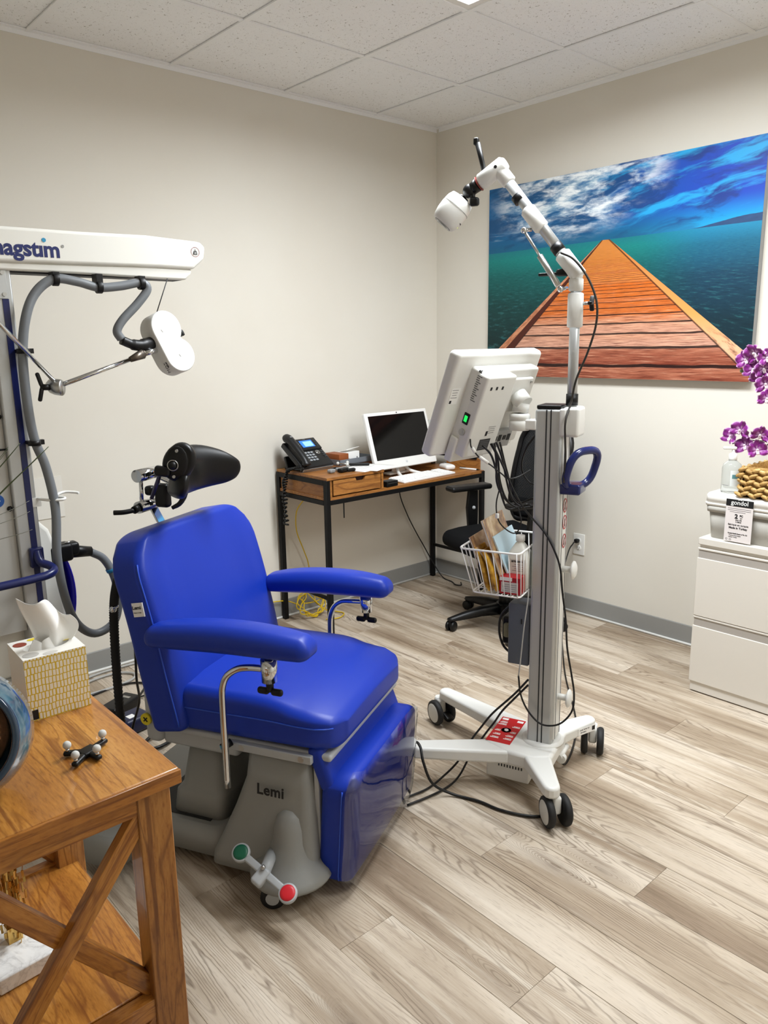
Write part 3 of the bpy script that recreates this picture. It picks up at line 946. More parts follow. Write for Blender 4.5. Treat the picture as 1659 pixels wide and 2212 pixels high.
# blue push handle
p = MB(); p.rbox((.25, .040, 1.035), (.085, .075, .034), .008, 3); h = p.build('handle_mount', M_NAVY, stand)
hc, hw_, hu_ = Vector((.25, .010, 1.098)), Vector((.052, -.030, 0)), Vector((0, -.016, .058))
pl = []
for i in range(40):
    a = 2 * pi * i / 40; c_, s_ = cos(a), sin(a); k = (abs(c_) ** 3 + abs(s_) ** 3) ** (-1 / 3)
    pl.append(hc + hw_ * (c_ * k) + hu_ * (s_ * k))
p = MB(); p.tube(pl, .0125, 12, True); p.build('handle_loop', M_NAVY, h)
# clamp and tube carrying the arm
p = MB(); p.rbox((.25, .040, 1.245), (.085, .052, .092), .010, 3); cl = p.build('tube_clamp', M_SWHT, stand)
p = MB(); p.rbox((.205, .062, 1.245), (.02, .02, .085), .006, 2); p.build('clamp_jaw', M_SWHT, cl)
TY = .048
p = MB(); p.cyl((.25, TY, 1.20), (.25, TY, 1.66), .0155, n=28); p.build('riser_tube', M_ALU, stand)
p = MB(); p.cyl((.25, TY, 1.295), (.25, TY, 1.330), .0185, n=24); p.build('cable_strap', M_BLK, stand)
def sleeve(a, b, r, parent, nm='sleeve', m=None, rb=.004):
    a, b = Vector(a), Vector(b); L = (b - a).length
    z = (b - a).normalized(); x = z.orthogonal().normalized()
    q = MB(); q.lathe([(r - rb, 0), (r, rb), (r, L - rb), (r - rb, L)], 30, M=frame(a, x, z.cross(x), z))
    return q.build(nm, m or M_SWHT, parent)
sleeve((.25, TY, 1.530), (.25, TY, 1.632), .0235, stand)
sleeve((.25, TY, 1.636), (.25, TY, 1.675), .0215, stand)
p = MB(); p.cyl((.25, TY - .02, 1.60), (.25, TY - .045, 1.60), .005, n=10); k1 = p.build('clamp_screw', M_STEEL, stand)
p = MB()
for a in (90, 210, 330): p.rbox((0, .012, 0), (.010, .026, .014), .004, 2, M=T(.25, TY - .048, 1.60) @ Rx(90) @ Rz(a))
p.build('star_knob', M_BLK, k1)
# jointed arm, lower joint -> sleeve -> upper joint
A = [Vector((.25, TY, 1.690)), Vector((.25, .100, 1.765)), Vector((.25, .300, 2.010))]
d = (A[2] - A[1]).normalized()
J = Vector((.25, .060, 1.705))
sleeve(J - d * .035, J + d * .055, .0245, stand, 'lower_joint')
sleeve((.25, TY, 1.672), (.25, TY, 1.70), .019, stand, 'joint_neck')
p = MB(); p.cyl(J + d * .03, A[2], .0165, n=26); p.build('arm_tube', M_ALU, stand)
p = MB(); p.cyl(J + d * .062, J + d * .088, .0195, n=24); p.build('velcro_strap', M_BLK, stand)
sleeve(J + d * .150, J + d * .235, .0235, stand, 'arm_sleeve', rb=.008)
p = MB(); p.cyl(J + d * .262, J + d * .285, .0192, n=24); p.build('velcro_strap', M_BLK, stand)
sleeve(A[2] - d * .060, A[2] + d * .01, .0225, stand, 'upper_collar')
K0, K1 = Vector((.25, .285, 2.018)), Vector((.25, .362, 1.972))
dk = (K1 - K0).normalized()
sleeve(K0 - dk * .012, K1, .0255, stand, 'elbow', rb=.010)
p = MB(); p.cyl((.2235, .300, 2.010), (.2275, .300, 2.010), .005, n=12); p.build('elbow_screw', M_INK, stand)
p = MB(); p.cyl(K1 - dk * .001, K1 + dk * .001, .0240, n=24); p.build('red_ring', mat('red_ring', '7a2018', .4), stand)
p = MB(); p.cyl(K1, K1 + dk * .03, .021, .018, n=20); p.sphere(K1 + dk * .036, .022, 16); bh = p.build('ball_head', M_BLK, stand)
p = MB(); p.cyl(K1 + dk * .03, K1 + dk * .03 + Vector((-.01, -.012, -.030)), .008, n=10); p.rbox(tuple(K1 + dk * .03 + Vector((-.012, -.016, -.038))), (.020, .030, .026), .008, 3); p.build('ball_knob', M_BLK, bh)
p = MB(); p.cyl((.25, .345, 2.005), (.25, .3675, 2.090), .0075, .0085, n=12); p.rbox((.25, .372, 2.095), (.016, .016, .022), .005, 2); p.build('lock_lever', M_BLK, stand)
p = MB(); p.rbox((.25, .085, 1.693), (.02, .05, .022), .008, 2); p.rbox((.25, .135, 1.690), (.014, .06, .010), .004, 2); p.build('lock_lever', M_BLK, stand)
# gas spring
g0, g1 = Vector((.222, .088, 1.643)), Vector((.222, .205, 1.820)); gd = (g1 - g0).normalized()
p = MB(); p.cyl(g0 + gd * .012, g0 + gd * .12, .0095, n=18); gs = p.build('gas_spring', M_STEEL, stand)
p = MB(); p.cyl(g0 + gd * .12, g1, .0045, n=12); p.build('spring_rod', M_STEEL, gs)
for g in (g0, g1):
    p = MB(); p.sphere(g, .010, 14); p.cyl(g, g + Vector((.03, -.012, .004)), .0055, n=12); p.build('spring_end', M_CHROME, gs)

# tracking camera head ------------------------------------------------
SM = T(-1.696, -2.171, 0) @ Rz(20.7)
ball = SM @ (K1 + dk * .040)
camc = SM @ Vector((.25, .448, 1.900))
cd = (camc - ball).normalized()
cd = (cd + (Vector((-3.5, -3.45, 1.49)) - camc).normalized() * .28).normalized()   # lens face turned slightly into the room
trk = thing('tracking_camera', 'small white rounded optical tracking camera hanging from the jointed arm', 'camera', tuple(camc))
zx = Vector((0, 0, 1)).cross(cd).normalized()
CM = frame((0, 0, 0), zx, cd.cross(zx), cd)
# the body bulges in the middle; its lens face looks down and away to the left
p = MB()
prof = [(.60, -.046), (.82, -.043), (.95, -.028), (1.0, -.004), (.985, .02), (.90, .040), (.80, .049), (.72, .051)]
rings = []
for sc, zz in prof:
    ring = []
    for i in range(36):
        a = 2 * pi * i / 36
        rx, ry = .052, .047
        c_, s_ = cos(a), sin(a)
        e = 2.6
        r_ = (abs(c_ / rx) ** e + abs(s_ / ry) ** e) ** (-1 / e)
        ring.append((c_ * r_ * sc, s_ * r_ * sc, zz))
    rings.append(ring)
p.loft(rings, M=CM); body = p.build('camera_body', M_SWHT, trk)
p = MB(); p.loft([[(a * .93, b * .93, .0512) for a, b, c in rings[-1]], [(a * .90, b * .90, .0525) for a, b, c in rings[-1]]], M=CM); fp = p.build('lens_plate', mat('pale_grey_plate', '8a8a88', .4), body)
p = MB(); p.lathe([(.0001, .0540), (.018, .0536), (.020, .0526), (.020, .050)], 28, M=CM); p.build('lens', mat('lens_black', '0a0a0c', .12), fp)
p = MB(); p.lathe([(.0205, .0530), (.0235, .0530)], 28, M=CM, ring=True); p.build('lens_ring', M_CHROME, fp)
e1 = CM @ Vector((-.030, -.0335, .030))
p = MB(); p.rbox((0, 0, 0), (.032, .002, .003), .0009, 1, M=CM @ T(.012, -.0455, .018)); p.build('vent_slot', M_INK, body)
p = MB(); p.sphere(tuple(CM @ Vector((.004, -.0430, .030))), .0022, 8); p.build('status_lamp', mat('green_lamp', 'd8f060', .4, emit='c8f040', emit_s=2.5), body)
p = MB()
for i in range(1): p.tube([tuple(CM @ Vector((a * 1.003, b * 1.003, -.012))) for a, b, c in rings[3]], .0006, 5, True)
p.build('seam_line', mat('seam_grey', '8d8d8a', .6), body)
p = MB(); p.cyl((0, 0, -.10), (0, 0, -.044), .0055, n=12, M=CM); p.lathe([(.016, -.053), (.018, -.050), (.018, -.045)], 20, M=CM); p.build('mount_stud', M_BLK, trk)

# treatment screen on the stand, seen from behind ----------------------
mon = thing('medical_monitor', 'white medical monitor seen from behind with green power switch on the stand', 'monitor', (-1.631, -1.817, 1.304), 2.3)
MM = Rx(21.5)      # top leans towards the viewer's side; local -y is the back
# local: x width, y depth (+y = screen side), z up
p = MB(); p.rbox((0, .012, 0), (.42, .044, .34), .014, 4, M=MM); sh = p.build('rear_shell', M_SWHT, mon)
p = MB(); p.box((0, .0352, 0), (.372, .001, .292), MM); p.build('screen', mat('screen_off', '08090b', .1), mon)
p = MB(); p.rbox((.015, -.022, .0), (.30, .05, .262), .010, 3, M=MM); b1 = p.build('rear_step', M_SWHT, mon)
p = MB(); p.rbox((-.062, -.052, -.012), (.145, .055, .27), .009, 3, M=MM); b2 = p.build('computer_box', M_SWHT, mon)
p = MB(); p.rbox((-.062, -.028, -.135), (.165, .030, .085), .006, 2, M=MM); p.build('connector_cover', M_SWHT, mon)
p = MB(); p.rbox((.070, -.052, .045), (.125, .016, .115), .006, 2, M=MM); vp = p.build('mount_plate', M_SWHT, mon)
for x, z in ((.02, .09), (.12, .09), (.02, .0), (.12, .0)):
    q = MM @ Vector((x, -.061, z)); p = MB(); p.cyl(q, q + MM.to_3x3() @ Vector((0, -.003, 0)), .0045, n=10); p.build('screw', M_STEEL, vp)
for x in (-.105, -.078, -.05):
    p = MB(); p.box((x, -.0795, .085), (.008, .002, .010), MM @ T(0, 0, 0)); p.build('vent_slot', M_INK, b2)
SL = MM @ frame((-.1355, -.050, 0), (0, 0, 1), (0, 1, 0), (-1, 0, 0))     # side face of computer box, text runs up
p = MB(); p.rbox((0, 0, 0), (.006, .022, .036), .002, 2, M=MM @ T(-.1345, -.046, -.025)); sw = p.build('power_switch', M_BLK, b2)
p = MB(); p.rbox((0, 0, 0), (.004, .012, .020), .0015, 2, M=MM @ T(-.1368, -.046, -.025)); p.build('switch_lamp', mat('green_switch', '18b848', .3, emit='1fd85a', emit_s=1.2), sw)
p = MB(); p.cyl((-.134, -.046, -.070), (-.139, -.046, -.070), .011, n=20, M=MM); p.build('socket', M_STEEL, b2)
for i in range(13):
    p = MB(); p.box((-.1349, -.048 + (.004 if i % 3 else 0), .035 + i * .0065), (.0012, .012 if i % 3 else .018, .0028), MM); p.build('vent_slot', mat('vent_grey', '6f6f70', .6), b2)
lettering('R', .016, MM @ frame((-.1354, -.046, .128), (0, 0, 1), (0, 1, 0), (-1, 0, 0)), M_INK, b2, bold=.0008, name='maker_lettering')
LB = MM @ frame((-.178, -.0105, .035), (1, 0, 0), (0, 0, 1), (0, -1, 0))
p = MB(); p.box((0, 0, 0), (.040, .052, .0006), LB); l1 = p.build('rating_label', mat('label_offwhite', 'e9e9e6', .6), sh)
for i in range(4):
    p = MB(); p.box((-.002, .020 - i * .008, .0005), (.028 - .004 * (i % 3), .0016, .0003), LB); p.build('label_line', mat('label_grey', '77777a', .6), l1)
p = MB(); p.box((-.012, -.018, .0005), (.009, .010, .0003), LB); p.build('label_code', M_INK, l1)
LB = MM @ frame((-.045, -.0798, -.075), (1, 0, 0), (0, 0, 1), (0, -1, 0))
for i in range(4):
    p = MB(); p.box((.008, .030 - i * .007, .0005), (.034 - .005 * (i % 2), .0014, .0003), LB); p.build('label_line', MATS['label_grey'], b2)
p = MB(); p.box((-.012, .008, .0005), (.009, .016, .0003), LB); p.build('label_code', M_INK, b2)
p = MB(); p.box((-.008, -.030, .0005), (.052, .038, .0006), LB); l2 = p.build('type_plate', mat('dark_type_plate', '3a3a3a', .45), b2)
for i in range(5):
    p = MB(); p.box((-.008, -.018 - i * .006, .001), (.044 - .004 * (i % 2), .0012, .0003), LB); p.build('plate_line', MATS['label_grey'], l2)
p = MB(); p.rbox((.055, -.05, -.105), (.10, .03, .060), .004, 2, M=MM); io = p.build('port_panel', mat('port_grey', 'a9abac', .45), mon)
for i, x in enumerate((.022, .044, .068, .09)):
    p = MB(); p.box((x, -.0655, -.100), (.015, .002, .022 if i % 2 else .015), MM); p.build('port', M_INK, io)
# swivel mount between monitor and post
ml = local(mon)
def mw(x, y, z): return ml @ (SM @ Vector((x, y, z)))
p = MB(); a0 = MM @ Vector((.07, -.06, .045)); a1 = mw(.22, .205, 1.265)
p.cyl(a0, MM @ Vector((.07, -.095, .03)), .030, n=24)
p.cyl(MM @ Vector((.07, -.085, .03)), a1 + Vector((0, 0, .006)), .026, n=20)
sv = p.build('tilt_joint', M_SWHT, mon)
p = MB(); p.lathe([(.030, 0), (.034, .003), (.034, .030), (.030, .034), (.033, .036), (.033, .05), (.026, .054)], 30, M=T(a1.x, a1.y, a1.z - .050)); p.build('swivel_drum', M_SWHT, sv)
p = MB(); p.loft([[tuple(mw(.22 + dx, y, 1.235 + dz)) for dx, dz in ((-.022, -.016), (.022, -.016), (.022, .016), (-.022, .016))] for y in (.20, .145)], smooth=False); p.build('mount_arm', M_SWHT, sv, bevel=.004)
# ------------------------------------------------------------------ canvas print of a wooden jetty
def print_mat():
    m, nt, b = newmat('jetty_photo_print')
    x, y, z = xyz(coord('Object'))
    u = y / -1.506; v = z / 1.014
    HZ = 0.664
    # ---------------- sky
    s = vec(u * 3.4, (v - HZ) * 6.0, 1.7)
    warp = noise(vec(u * 4.0 + v * 3.0, v * 5.0, 0.3), 1.0, 3, col=True)
    wx, wy, wz = xyz(warp)
    sw = vec(u * 3.2 + wx * 0.9, (v - HZ) * 7.0 + wy * 1.1 - u * 1.2, 3.1)
    n1 = noise(sw, 1.6, 7, 0.62)
    n2 = noise(vec(u * 3.5 + wx * 0.7 + 5.0, (v - HZ) * 13.0 - u * 3.4 + wy, 8.4), 1.1, 6, 0.6)
    n3 = noise(vec(u * 9.0 + wx, (v - HZ) * 20.0 + wy, 2.0), 1.4, 6, 0.65)
    right = u.step(0.30, 0.95)
    sky = mixc(right, '1b5e92', '1640ae')
    sky = mixc(v.step(0.80, 0.665), sky, mixc(u.step(0.55, 0.95), '14587f', '1497cf'))
    dark = n1.step(0.55, 0.40)
    sky = mixc(dark * 0.75, sky, mixc(right, '17456f', '1a3070'))
    cy = n2.step(0.50, 0.66) * u.step(0.35, 0.62) * v.step(0.68, 0.76)
    sky = mixc(cy * 0.85, sky, '27a4dc')
    cmask = ((u - 0.34) * (u - 0.34) * 7.5 + (v - 0.90) * (v - 0.90) * 16.0).step(0.95, 0.10)
    cm2 = ((u - 0.58) * (u - 0.58) * 34.0 + (v - 0.97) * (v - 0.97) * 22.0).step(1.0, -0.3)
    cl = (n1 * 0.65 + n3 * 0.45).step(0.46, 0.66) * cmask.mx(cm2)
    sky = mixc((cl * 1.05).clamp(), sky, mixc(n3.step(0.35, 0.65), '8fb0c4', 'e9eef0'))
    band = noise(vec(u * 5.0, (v - 0.73) * 40.0, 4.4), 1.0, 4, 0.6).step(0.5, 0.68) * ((v - 0.742).ab()).step(0.035, 0.0) * u.step(0.62, 0.40)
    sky = mixc(band * 0.8, sky, 'a9c3d2')
    haze = v.step(0.71, 0.664) * 0.45
    sky = mixc(haze, sky, mixc(u.step(0.5, 0.9), '17607f', '2aa0d0'))
    # ---------------- island
    ih = 0.664 + u.step(0.785, 0.99) * 0.022 + noise(vec(u * 11.0, 0.4, 0.1), 1.0, 3) * 0.022 * u.step(0.78, 0.92)
    isl = v.lt(ih) * u.gt(0.785)
    sky = mixc(isl, sky, mixc(noise(vec(u * 40.0, v * 60.0), 1.0, 3), '20385c', '31527c'))
    # ---------------- sea
    d = (HZ - v).mx(0.001)
    wv = noise(vec(u / (d + 0.12) * 3.5, 3.2 / (d + 0.05), 2.2), 3.2, 5, 0.65)
    sea = ramp(d / 0.664, [(0.0, '15717a'), (0.06, '117a76'), (0.20, '0b5a58'), (0.42, '083c3c'), (0.75, '062526'), (1.0, '05191c')])
    searight = ramp(d / 0.664, [(0.0, '1d7fa6'), (0.10, '17607e'), (0.3, '143b52'), (0.6, '0e2a35'), (1.0, '0a1f26')])
    sea = mixc(u.step(0.58, 0.86), sea, searight)
    sea = mixc(wv.step(0.52, 0.70) * 0.33, sea, '3d8a8c')
    sea = mixc(wv.step(0.46, 0.30) * 0.5, sea, '04181c')
    img = mixc(v.lt(HZ), sky, sea)
    # ---------------- jetty
    lo = 0.485 - d * 0.838; li = 0.487 - d * 0.700
    ro = 0.515 + d * 0.872; ri = 0.513 + d * 0.764
    ondock = v.lt(HZ) * u.gt(lo) * u.lt(ro)
    D = 1.0 / d
    wob = noise(vec(u * 7.0, D * 3.0, 0.2), 1.0, 3)
    pidx = (D - 1.36 + (wob - 0.5) * 0.045 / (d + 0.2)) / 0.285
    cell = pidx.fl(); fr = pidx.fr()
    tone = (cell * 12.9898).sn() * 43758.5453
    tone = tone.fr()
    gap_w = 0.09 + noise(vec(u * 5.0, cell * 3.1), 1.0, 3) * 0.10
    gap = fr.step(0.0, 0.06) * 0.0 + S.op('LESS_THAN', fr, gap_w) * d.step(0.02, 0.12)
    grain = noise(vec((u - 0.5) / (d + 0.15) * 7.0, pidx * 26.0, cell * 3.0), 1.0, 5, 0.65)
    blot = noise(vec((u - 0.5) / (d + 0.15) * 3.0, pidx * 2.0, cell * 1.7), 1.3, 4, 0.6)
    wood = ramp((d / 0.664) + (blot - 0.5) * 0.16 + (tone - 0.5) * 0.14,
                [(0.0, 'd98a3e'), (0.14, 'e08a36'), (0.30, 'd77a3a'), (0.38, 'dd6f1c'), (0.50, 'd57232'), (0.58, 'dba07f'), (0.74, 'd2a08a'), (0.86, 'ae6a50'), (1.0, '7e3322')])
    wood = mixc(grain.step(0.56, 0.36) * 0.85, wood, '5a1f12')
    knotn = noise(vec((u - 0.5) / (d + 0.15) * 9.0, pidx * 6.0, cell * 2.0), 1.0, 4, 0.7)
    wood = mixc(knotn.step(0.62, 0.74) * 0.55, wood, '6a2a1a')
    wood = mixc(grain.step(0.56, 0.70) * 0.6, wood, 'f3c9a8')
    wood = mixc(gap * 0.93, wood, '170c0c')
    rail_r = u.gt(ri); rail_l = u.lt(li)
    rg = noise(vec((u - 0.515) / d * 30.0, D * 7.0, 0.5), 1.0, 4, 0.6)
    rcol = ramp(d / 0.664, [(0.0, 'd07a34'), (0.3, 'd98a4c'), (0.55, 'e59a55'), (0.78, 'e8b48e'), (1.0, 'c98a66')])
    rcol = mixc(rg.step(0.55, 0.35) * d.step(0.40, 0.52) * 0.8, rcol, '5b2a1c')
    lcol = mixc(u.lt(0.486 - d * 0.775), '4a1e14', mixc(rg.step(0.4, 0.6), 'c88a66', 'a8694a'))
    wood = mixc(rail_r, wood, rcol)
    wood = mixc(rail_l, wood, lcol)
    edge = ((u - ri).ab()).lt(0.0035).mx(((u - li).ab()).lt(0.003))
    wood = mixc(edge * 0.8, wood, '2a1210')
    img = mixc(ondock, img, wood)
    # canvas side wraps
    nt.links.new(img.s, b.inputs['Base Color'])
    b.inputs['Roughness'].default_value = 0.42
    b.inputs['Specular IOR Level'].default_value = 0.3
    return m
pr_ = thing('canvas_print', 'large canvas photo print of an orange wooden jetty over a teal sea', 'picture', (-.038, -.449, 1.302))
p = MB(); p.bb((0, -1.506, 0), (.002, 0, 1.014)); p.build('print', print_mat(), pr_)
p = MB()
p.bb((.002, -1.506, 0), (.036, -1.47, 1.014)); p.bb((.002, -.036, 0), (.036, 0, 1.014)); p.bb((.002, -1.47, 0), (.036, -.036, .036)); p.bb((.002, -1.47, .978), (.036, -.036, 1.014))
p.build('stretcher_frame', mat('grey_canvas_wrap', '9a9b9c', .7), pr_)
# ------------------------------------------------------------------ desk
def wood_mat(name, dark, mid, light, sx, sy, sz, line=18.0, rough=0.42, line_amt=0.6, rnd=True, coat=0.0, spec=0.4):
    """wood with grain running along the axis whose scale is smallest"""
    m, nt, b = newmat(name)
    x, y, z = xyz(coord('Object'))
    r = attr_random() * 13.7 if rnd else 0.0
    P = vec(x * sx + r, y * sy + r, z * sz + r)
    h = noise(P, 1.0, 2, 0.5, 0.6)
    ln = ((h * line).fr() - 0.5).ab() * 2.0
    fine = noise(vec(x * sx * 22.0, y * sy * 22.0, z * sz * 22.0), 1.0, 3, 0.6)
    tone = noise(P, 0.6, 3, 0.5)
    c = ramp(tone * 0.7 + fine * 0.3, [(0.25, dark), (0.5, mid), (0.75, light)])
    c = mixc(ln.step(0.72, 1.0) * line_amt, c, dark)
    lo_ = min(sx, sy, sz); k_ = [(1.3 if q_ == lo_ else 6.0) for q_ in (sx, sy, sz)]
    st_ = noise(vec(x * sx * k_[0] + r, y * sy * k_[1] + r, z * sz * k_[2] + r), 1.0, 5, 0.62)
    c = mixc(st_.step(0.48, 0.34) * 0.75, c, dark)
    c = mixc(fine.step(0.45, 0.25) * 0.4, c, dark)
    nt.links.new(c.s, b.inputs['Base Color'])
    b.inputs['Roughness'].default_value = rough
    b.inputs['Specular IOR Level'].default_value = spec
    b.inputs['Coat Weight'].default_value = coat
    addbump(nt, b, fine - ln * 0.3, 0.12, 0.0006)
    return m
M_DWX = wood_mat('rustic_laminate_x', '6b3f1c', '9c6630', 'bd8746', 1.6, 11, 11, 9)
M_DWY = wood_mat('rustic_laminate_y', '6b3f1c', '9c6630', 'bd8746', 11, 1.6, 11, 9)
M_DFR = mat('black_steel_frame', '060607', 0.55, spec=0.3)
DX0, DX1, DY0, DY1 = -1.245, -.055, -.455, -.015
desk = thing('desk', 'narrow wood-top desk with black steel legs and one drawer in the corner', 'desk', (0, 0, 0))
t = .026
for x in (DX0, DX1 - t):
    for y, zt in ((DY0, .832 if x < -1 else .742), (DY1 - t, .832)):
        p = MB(); p.bb((x, y, 0), (x + t, y + t, zt)); p.build('leg', M_DFR, desk, bevel=.0015, seg=1)
for a, b in (((DX0, DY0 + t, .806), (DX0 + t, DY1 - t, .832)), ((DX0, DY0 + t, .705), (DX0 + t, DY1 - t, .728)), ((DX0 + t, DY0, .706), (DX1 - t, DY0 + t, .730)), ((DX0 + t, DY1 - t, .706), (DX1 - t, DY1, .730)),
             ((DX1 - t, DY0 + t, .706), (DX1, DY1 - t, .730)), ((DX0 + .006, DY0 + t, .205), (DX0 + .02, DY1 - t, .222)), ((DX1 - .02, DY0 + t, .205), (DX1 - .006, DY1 - t, .222)), ((DX1 - t, DY0 + .05, .806), (DX1, DY1 - t, .832))):
    p = MB(); p.bb(a, b); p.build('frame_rail', M_DFR, desk, bevel=.001, seg=1)
p = MB(); p.bb((DX0 + .004, DY0 + .004, .730), (DX1 - .004, DY1 - .002, .745)); p.build('desktop', M_DWX, desk)
p = MB(); p.bb((DX0 + .004, DY0 - .002, .8325), (-.862, DY1 - .002, .846)); p.build('drawer_unit_top', M_DWX, desk)
p = MB(); p.bb((-.878, DY0 + .002, .745), (-.864, DY1 - .004, .8325)); p.build('drawer_unit_side', M_DWY, desk)
p = MB(); p.bb((DX0 + .028, DY0 + .006, .745), (DX0 + .040, DY1 - .004, .8325)); p.build('drawer_unit_side', M_DWY, desk)
p = MB(); p.bb((DX0 + .010, DY0 + .03, .730), (DX0 + .024, DY1 - .03, .805)); p.build('end_panel', M_DWY, desk)
p = MB()
fy = DY0 + .002
pts = [(-1.198, .752), (-.884, .752), (-.884, .828), (-.988, .828), (-.996, .808), (-1.046, .808), (-1.056, .828), (-1.198, .828)]
p.prism(pts, 0, .014, M=frame((0, fy + .014, 0), (1, 0, 0), (0, 0, 1), (0, -1, 0)))
dr = p.build('drawer_front', M_DWX, desk)
p = MB(); p.bb((-1.196, fy + .0145, .750), (-.886, fy + .018, .830)); p.build('drawer_shade_sheet', mat('drawer_painted_shade', '2c140c', .8), dr)  # dark sheet standing in for the shade behind the drawer front
p = MB(); p.bb((-.862, DY1 - .012, .745), (DX1 - t, DY1 - .002, .846)); p.build('back_board', M_DWX, desk)
p = MB(); p.bb((-.862, DY1 - .14, .8325), (DX1 - .002, DY1 - .002, .846)); p.build('rear_shelf', M_DWX, desk)
p = MB(); p.bb((DX1 - .018, DY0 + .03, .745), (DX1 - .006, DY1 - .14, .815)); p.build('end_panel', M_DWY, desk)
p = MB(); p.bb((-.870, DY1 - .14, .825), (-.856, DY1 - .13, .8325)); p.build('shelf_lip', M_DWX, desk)

# computer -----------------------------------------------------------
M_MWHT = mat('white_gloss_plastic', 'e8e8e6', 0.28)
aio = thing('desktop_monitor', 'white framed computer monitor with dark screen on the corner desk', 'monitor', (-.515, -.235, .745), 1.5)
MM = T(0, .01, .215) @ Rx(-17)
p = MB(); p.rbox((0, .012, 0), (.492, .024, .325), .006, 3, M=MM); p.build('shell', M_MWHT, aio)
p = MB(); p.box((0, -.0004, .018), (.448, .001, .252), MM); sc = p.build('screen', mat('glossy_black_screen', '060607', .09, spec=.35), aio)
p = MB(); p.cyl((0, -.0012, .153), (0, .0, .153), .004, n=12, M=MM); p.build('webcam', M_INK, aio)
p = MB(); p.lathe([(.006, 0), (.0075, 0)], 20, ring=True, M=MM @ T(0, -.0006, -.134) @ Rx(90)); p.build('maker_mark', mat('logo_grey', 'b9bcc0', .3), aio)
lettering('hp', .009, MM @ T(0, -.0006, -.1335) @ Rx(90), mat('logo_grey', 'b9bcc0', .3), aio, name='maker_lettering')
p = MB()
for s_ in (-1, 1):
    p.tube(spline([(s_ * .02, .03, .08), (s_ * .045, .0, .03), (s_ * .085, -.075, .008)], 6), .010, 10)
p.tube(spline([(-.085, -.075, .009), (0, -.085, .009), (.085, -.075, .009)], 6), .008, 10)
p.rbox((0, .04, .10), (.10, .02, .16), .008, 3); p.rbox((0, .06, .012), (.16, .06, .012), .005, 2)
p.build('stand_foot', M_MWHT, aio)
kb = thing('keyboard', 'white slim keyboard lying in front of the desk monitor', 'keyboard', (-.485, -.362, .745), 3)
p = MB(); p.rbox((0, 0, .009), (.43, .125, .013), .005, 2, M=Rx(3)); p.build('case', M_MWHT, kb)
key = None
for r_ in range(5):
    for c_ in range(18):
        if c_ == 14: continue
        w_ = .0195
        x_ = -.203 + c_ * .0228 + .004
        if r_ == 4 and 3 < c_ < 9: continue
        if key is None:
            q = MB(); q.rbox((0, 0, 0), (w_, .0185, .004), .0015, 1); key = q.build('key', mat('white_key', 'f0f0ee', .45), kb); o = key
        else:
            o = bpy.data.objects.new('key', key.data); COL.objects.link(o); o.parent = kb
        o.location = (x_, .046 - r_ * .0225, .0175 + (.046 - r_ * .0225) * .052); o.rotation_euler = (radians(3), 0, 0)
q = MB(); q.rbox((-.053, -.044, .0152), (.112, .0185, .004), .0015, 1, M=None); q.build('space_bar', MATS['white_key'], kb)
mouse = thing('computer_mouse', 'white computer mouse beside the keyboard', 'mouse', (-.185, -.265, .745), -15)
def mfn(p_):
    x_, y_, z_ = p_
    return (x_ * (1 - .12 * (y_ / .055)), y_, z_ * (1 - .25 * (y_ / .055) ** 2) if z_ > 0 else z_)
p = MB(); p.rbox((0, 0, .018), (.062, .108, .034), .0165, 4, n=(2, 4, 1), fn=mfn); p.build('body', M_MWHT, mouse)
p = MB(); p.cyl((-.004, .030, .0335), (.004, .030, .0335), .004, n=12); p.build('scroll_wheel', mat('wheel_grey', '8a8a8a', .5), mouse)
pen = thing('ballpoint_pen', 'white and black ballpoint pen on the right end of the desk', 'pen', (-.105, -.375, .751), -78)
p = MB(); p.cyl((-.065, 0, 0), (.05, 0, 0), .0052, n=12); p.build('barrel', M_MWHT, pen)
p = MB(); p.cyl((.05, 0, 0), (.072, 0, 0), .0045, .0015, n=12); p.bb((-.065, -.001, .005), (-.025, .001, .008)); p.build('tip_and_clip', M_BLK, pen)
bt = thing('glass_bottle', 'clear bottle with blue label behind the desk monitor', 'bottle', (-.155, -.09, .846))
p = MB(); p.lathe([(.0001, 0), (.030, 0), (.032, .004), (.032, .115), (.026, .14), (.013, .165), (.013, .185)], 24); p.build('glass', mat('thin_clear_plastic', 'eef4f6', .05, trans=.92, ior=1.1), bt)
p = MB(); p.lathe([(.0325, .03), (.0325, .08)], 24); p.build('label', mat('blue_label', '3a86c0', .5), bt)
blk = thing('small_black_box', 'small black electronic box under the drawer unit edge on the desk', 'device', (-.80, -.425, .745), 4)
p = MB(); p.rbox((0, 0, .016), (.085, .055, .030), .003, 2); p.build('case', M_BLK, blk)
p = MB(); p.bb((-.034, -.0285, .018), (.034, -.0275, .022)); p.build('slot', M_STEEL, blk)

# phone ---------------------------------------------------------------
M_PHB = mat('black_phone_plastic', '101113', 0.38, bump=0.05, bump_scale=800)
ph = thing('desk_phone', 'black desk telephone with lit blue display on the desk corner', 'telephone', (-1.128, -.170, .846), 6)
PM = T(0, .02, .075) @ Rx(38)
p = MB(); p.rbox((0, 0, 0), (.225, .20, .030), .008, 3, M=PM); pb = p.build('body', M_PHB, ph)
p = MB(); p.rbox((.0, .085, .045), (.17, .018, .11), .006, 2, M=Rx(-18)); p.rbox((0, .06, .006), (.16, .12, .010), .004, 2); p.build('stand', M_PHB, ph)
p = MB(); p.rbox((.035, .062, .016), (.150, .085, .012), .005, 2, M=PM); pa = p.build('display_panel', M_PHB, ph)
p = MB(); p.box((.030, .062, .0224), (.086, .050, .001), PM); dsp = p.build('display', mat('phone_display', '2f6fd0', .3, emit='2f78dc', emit_s=.55), pa)
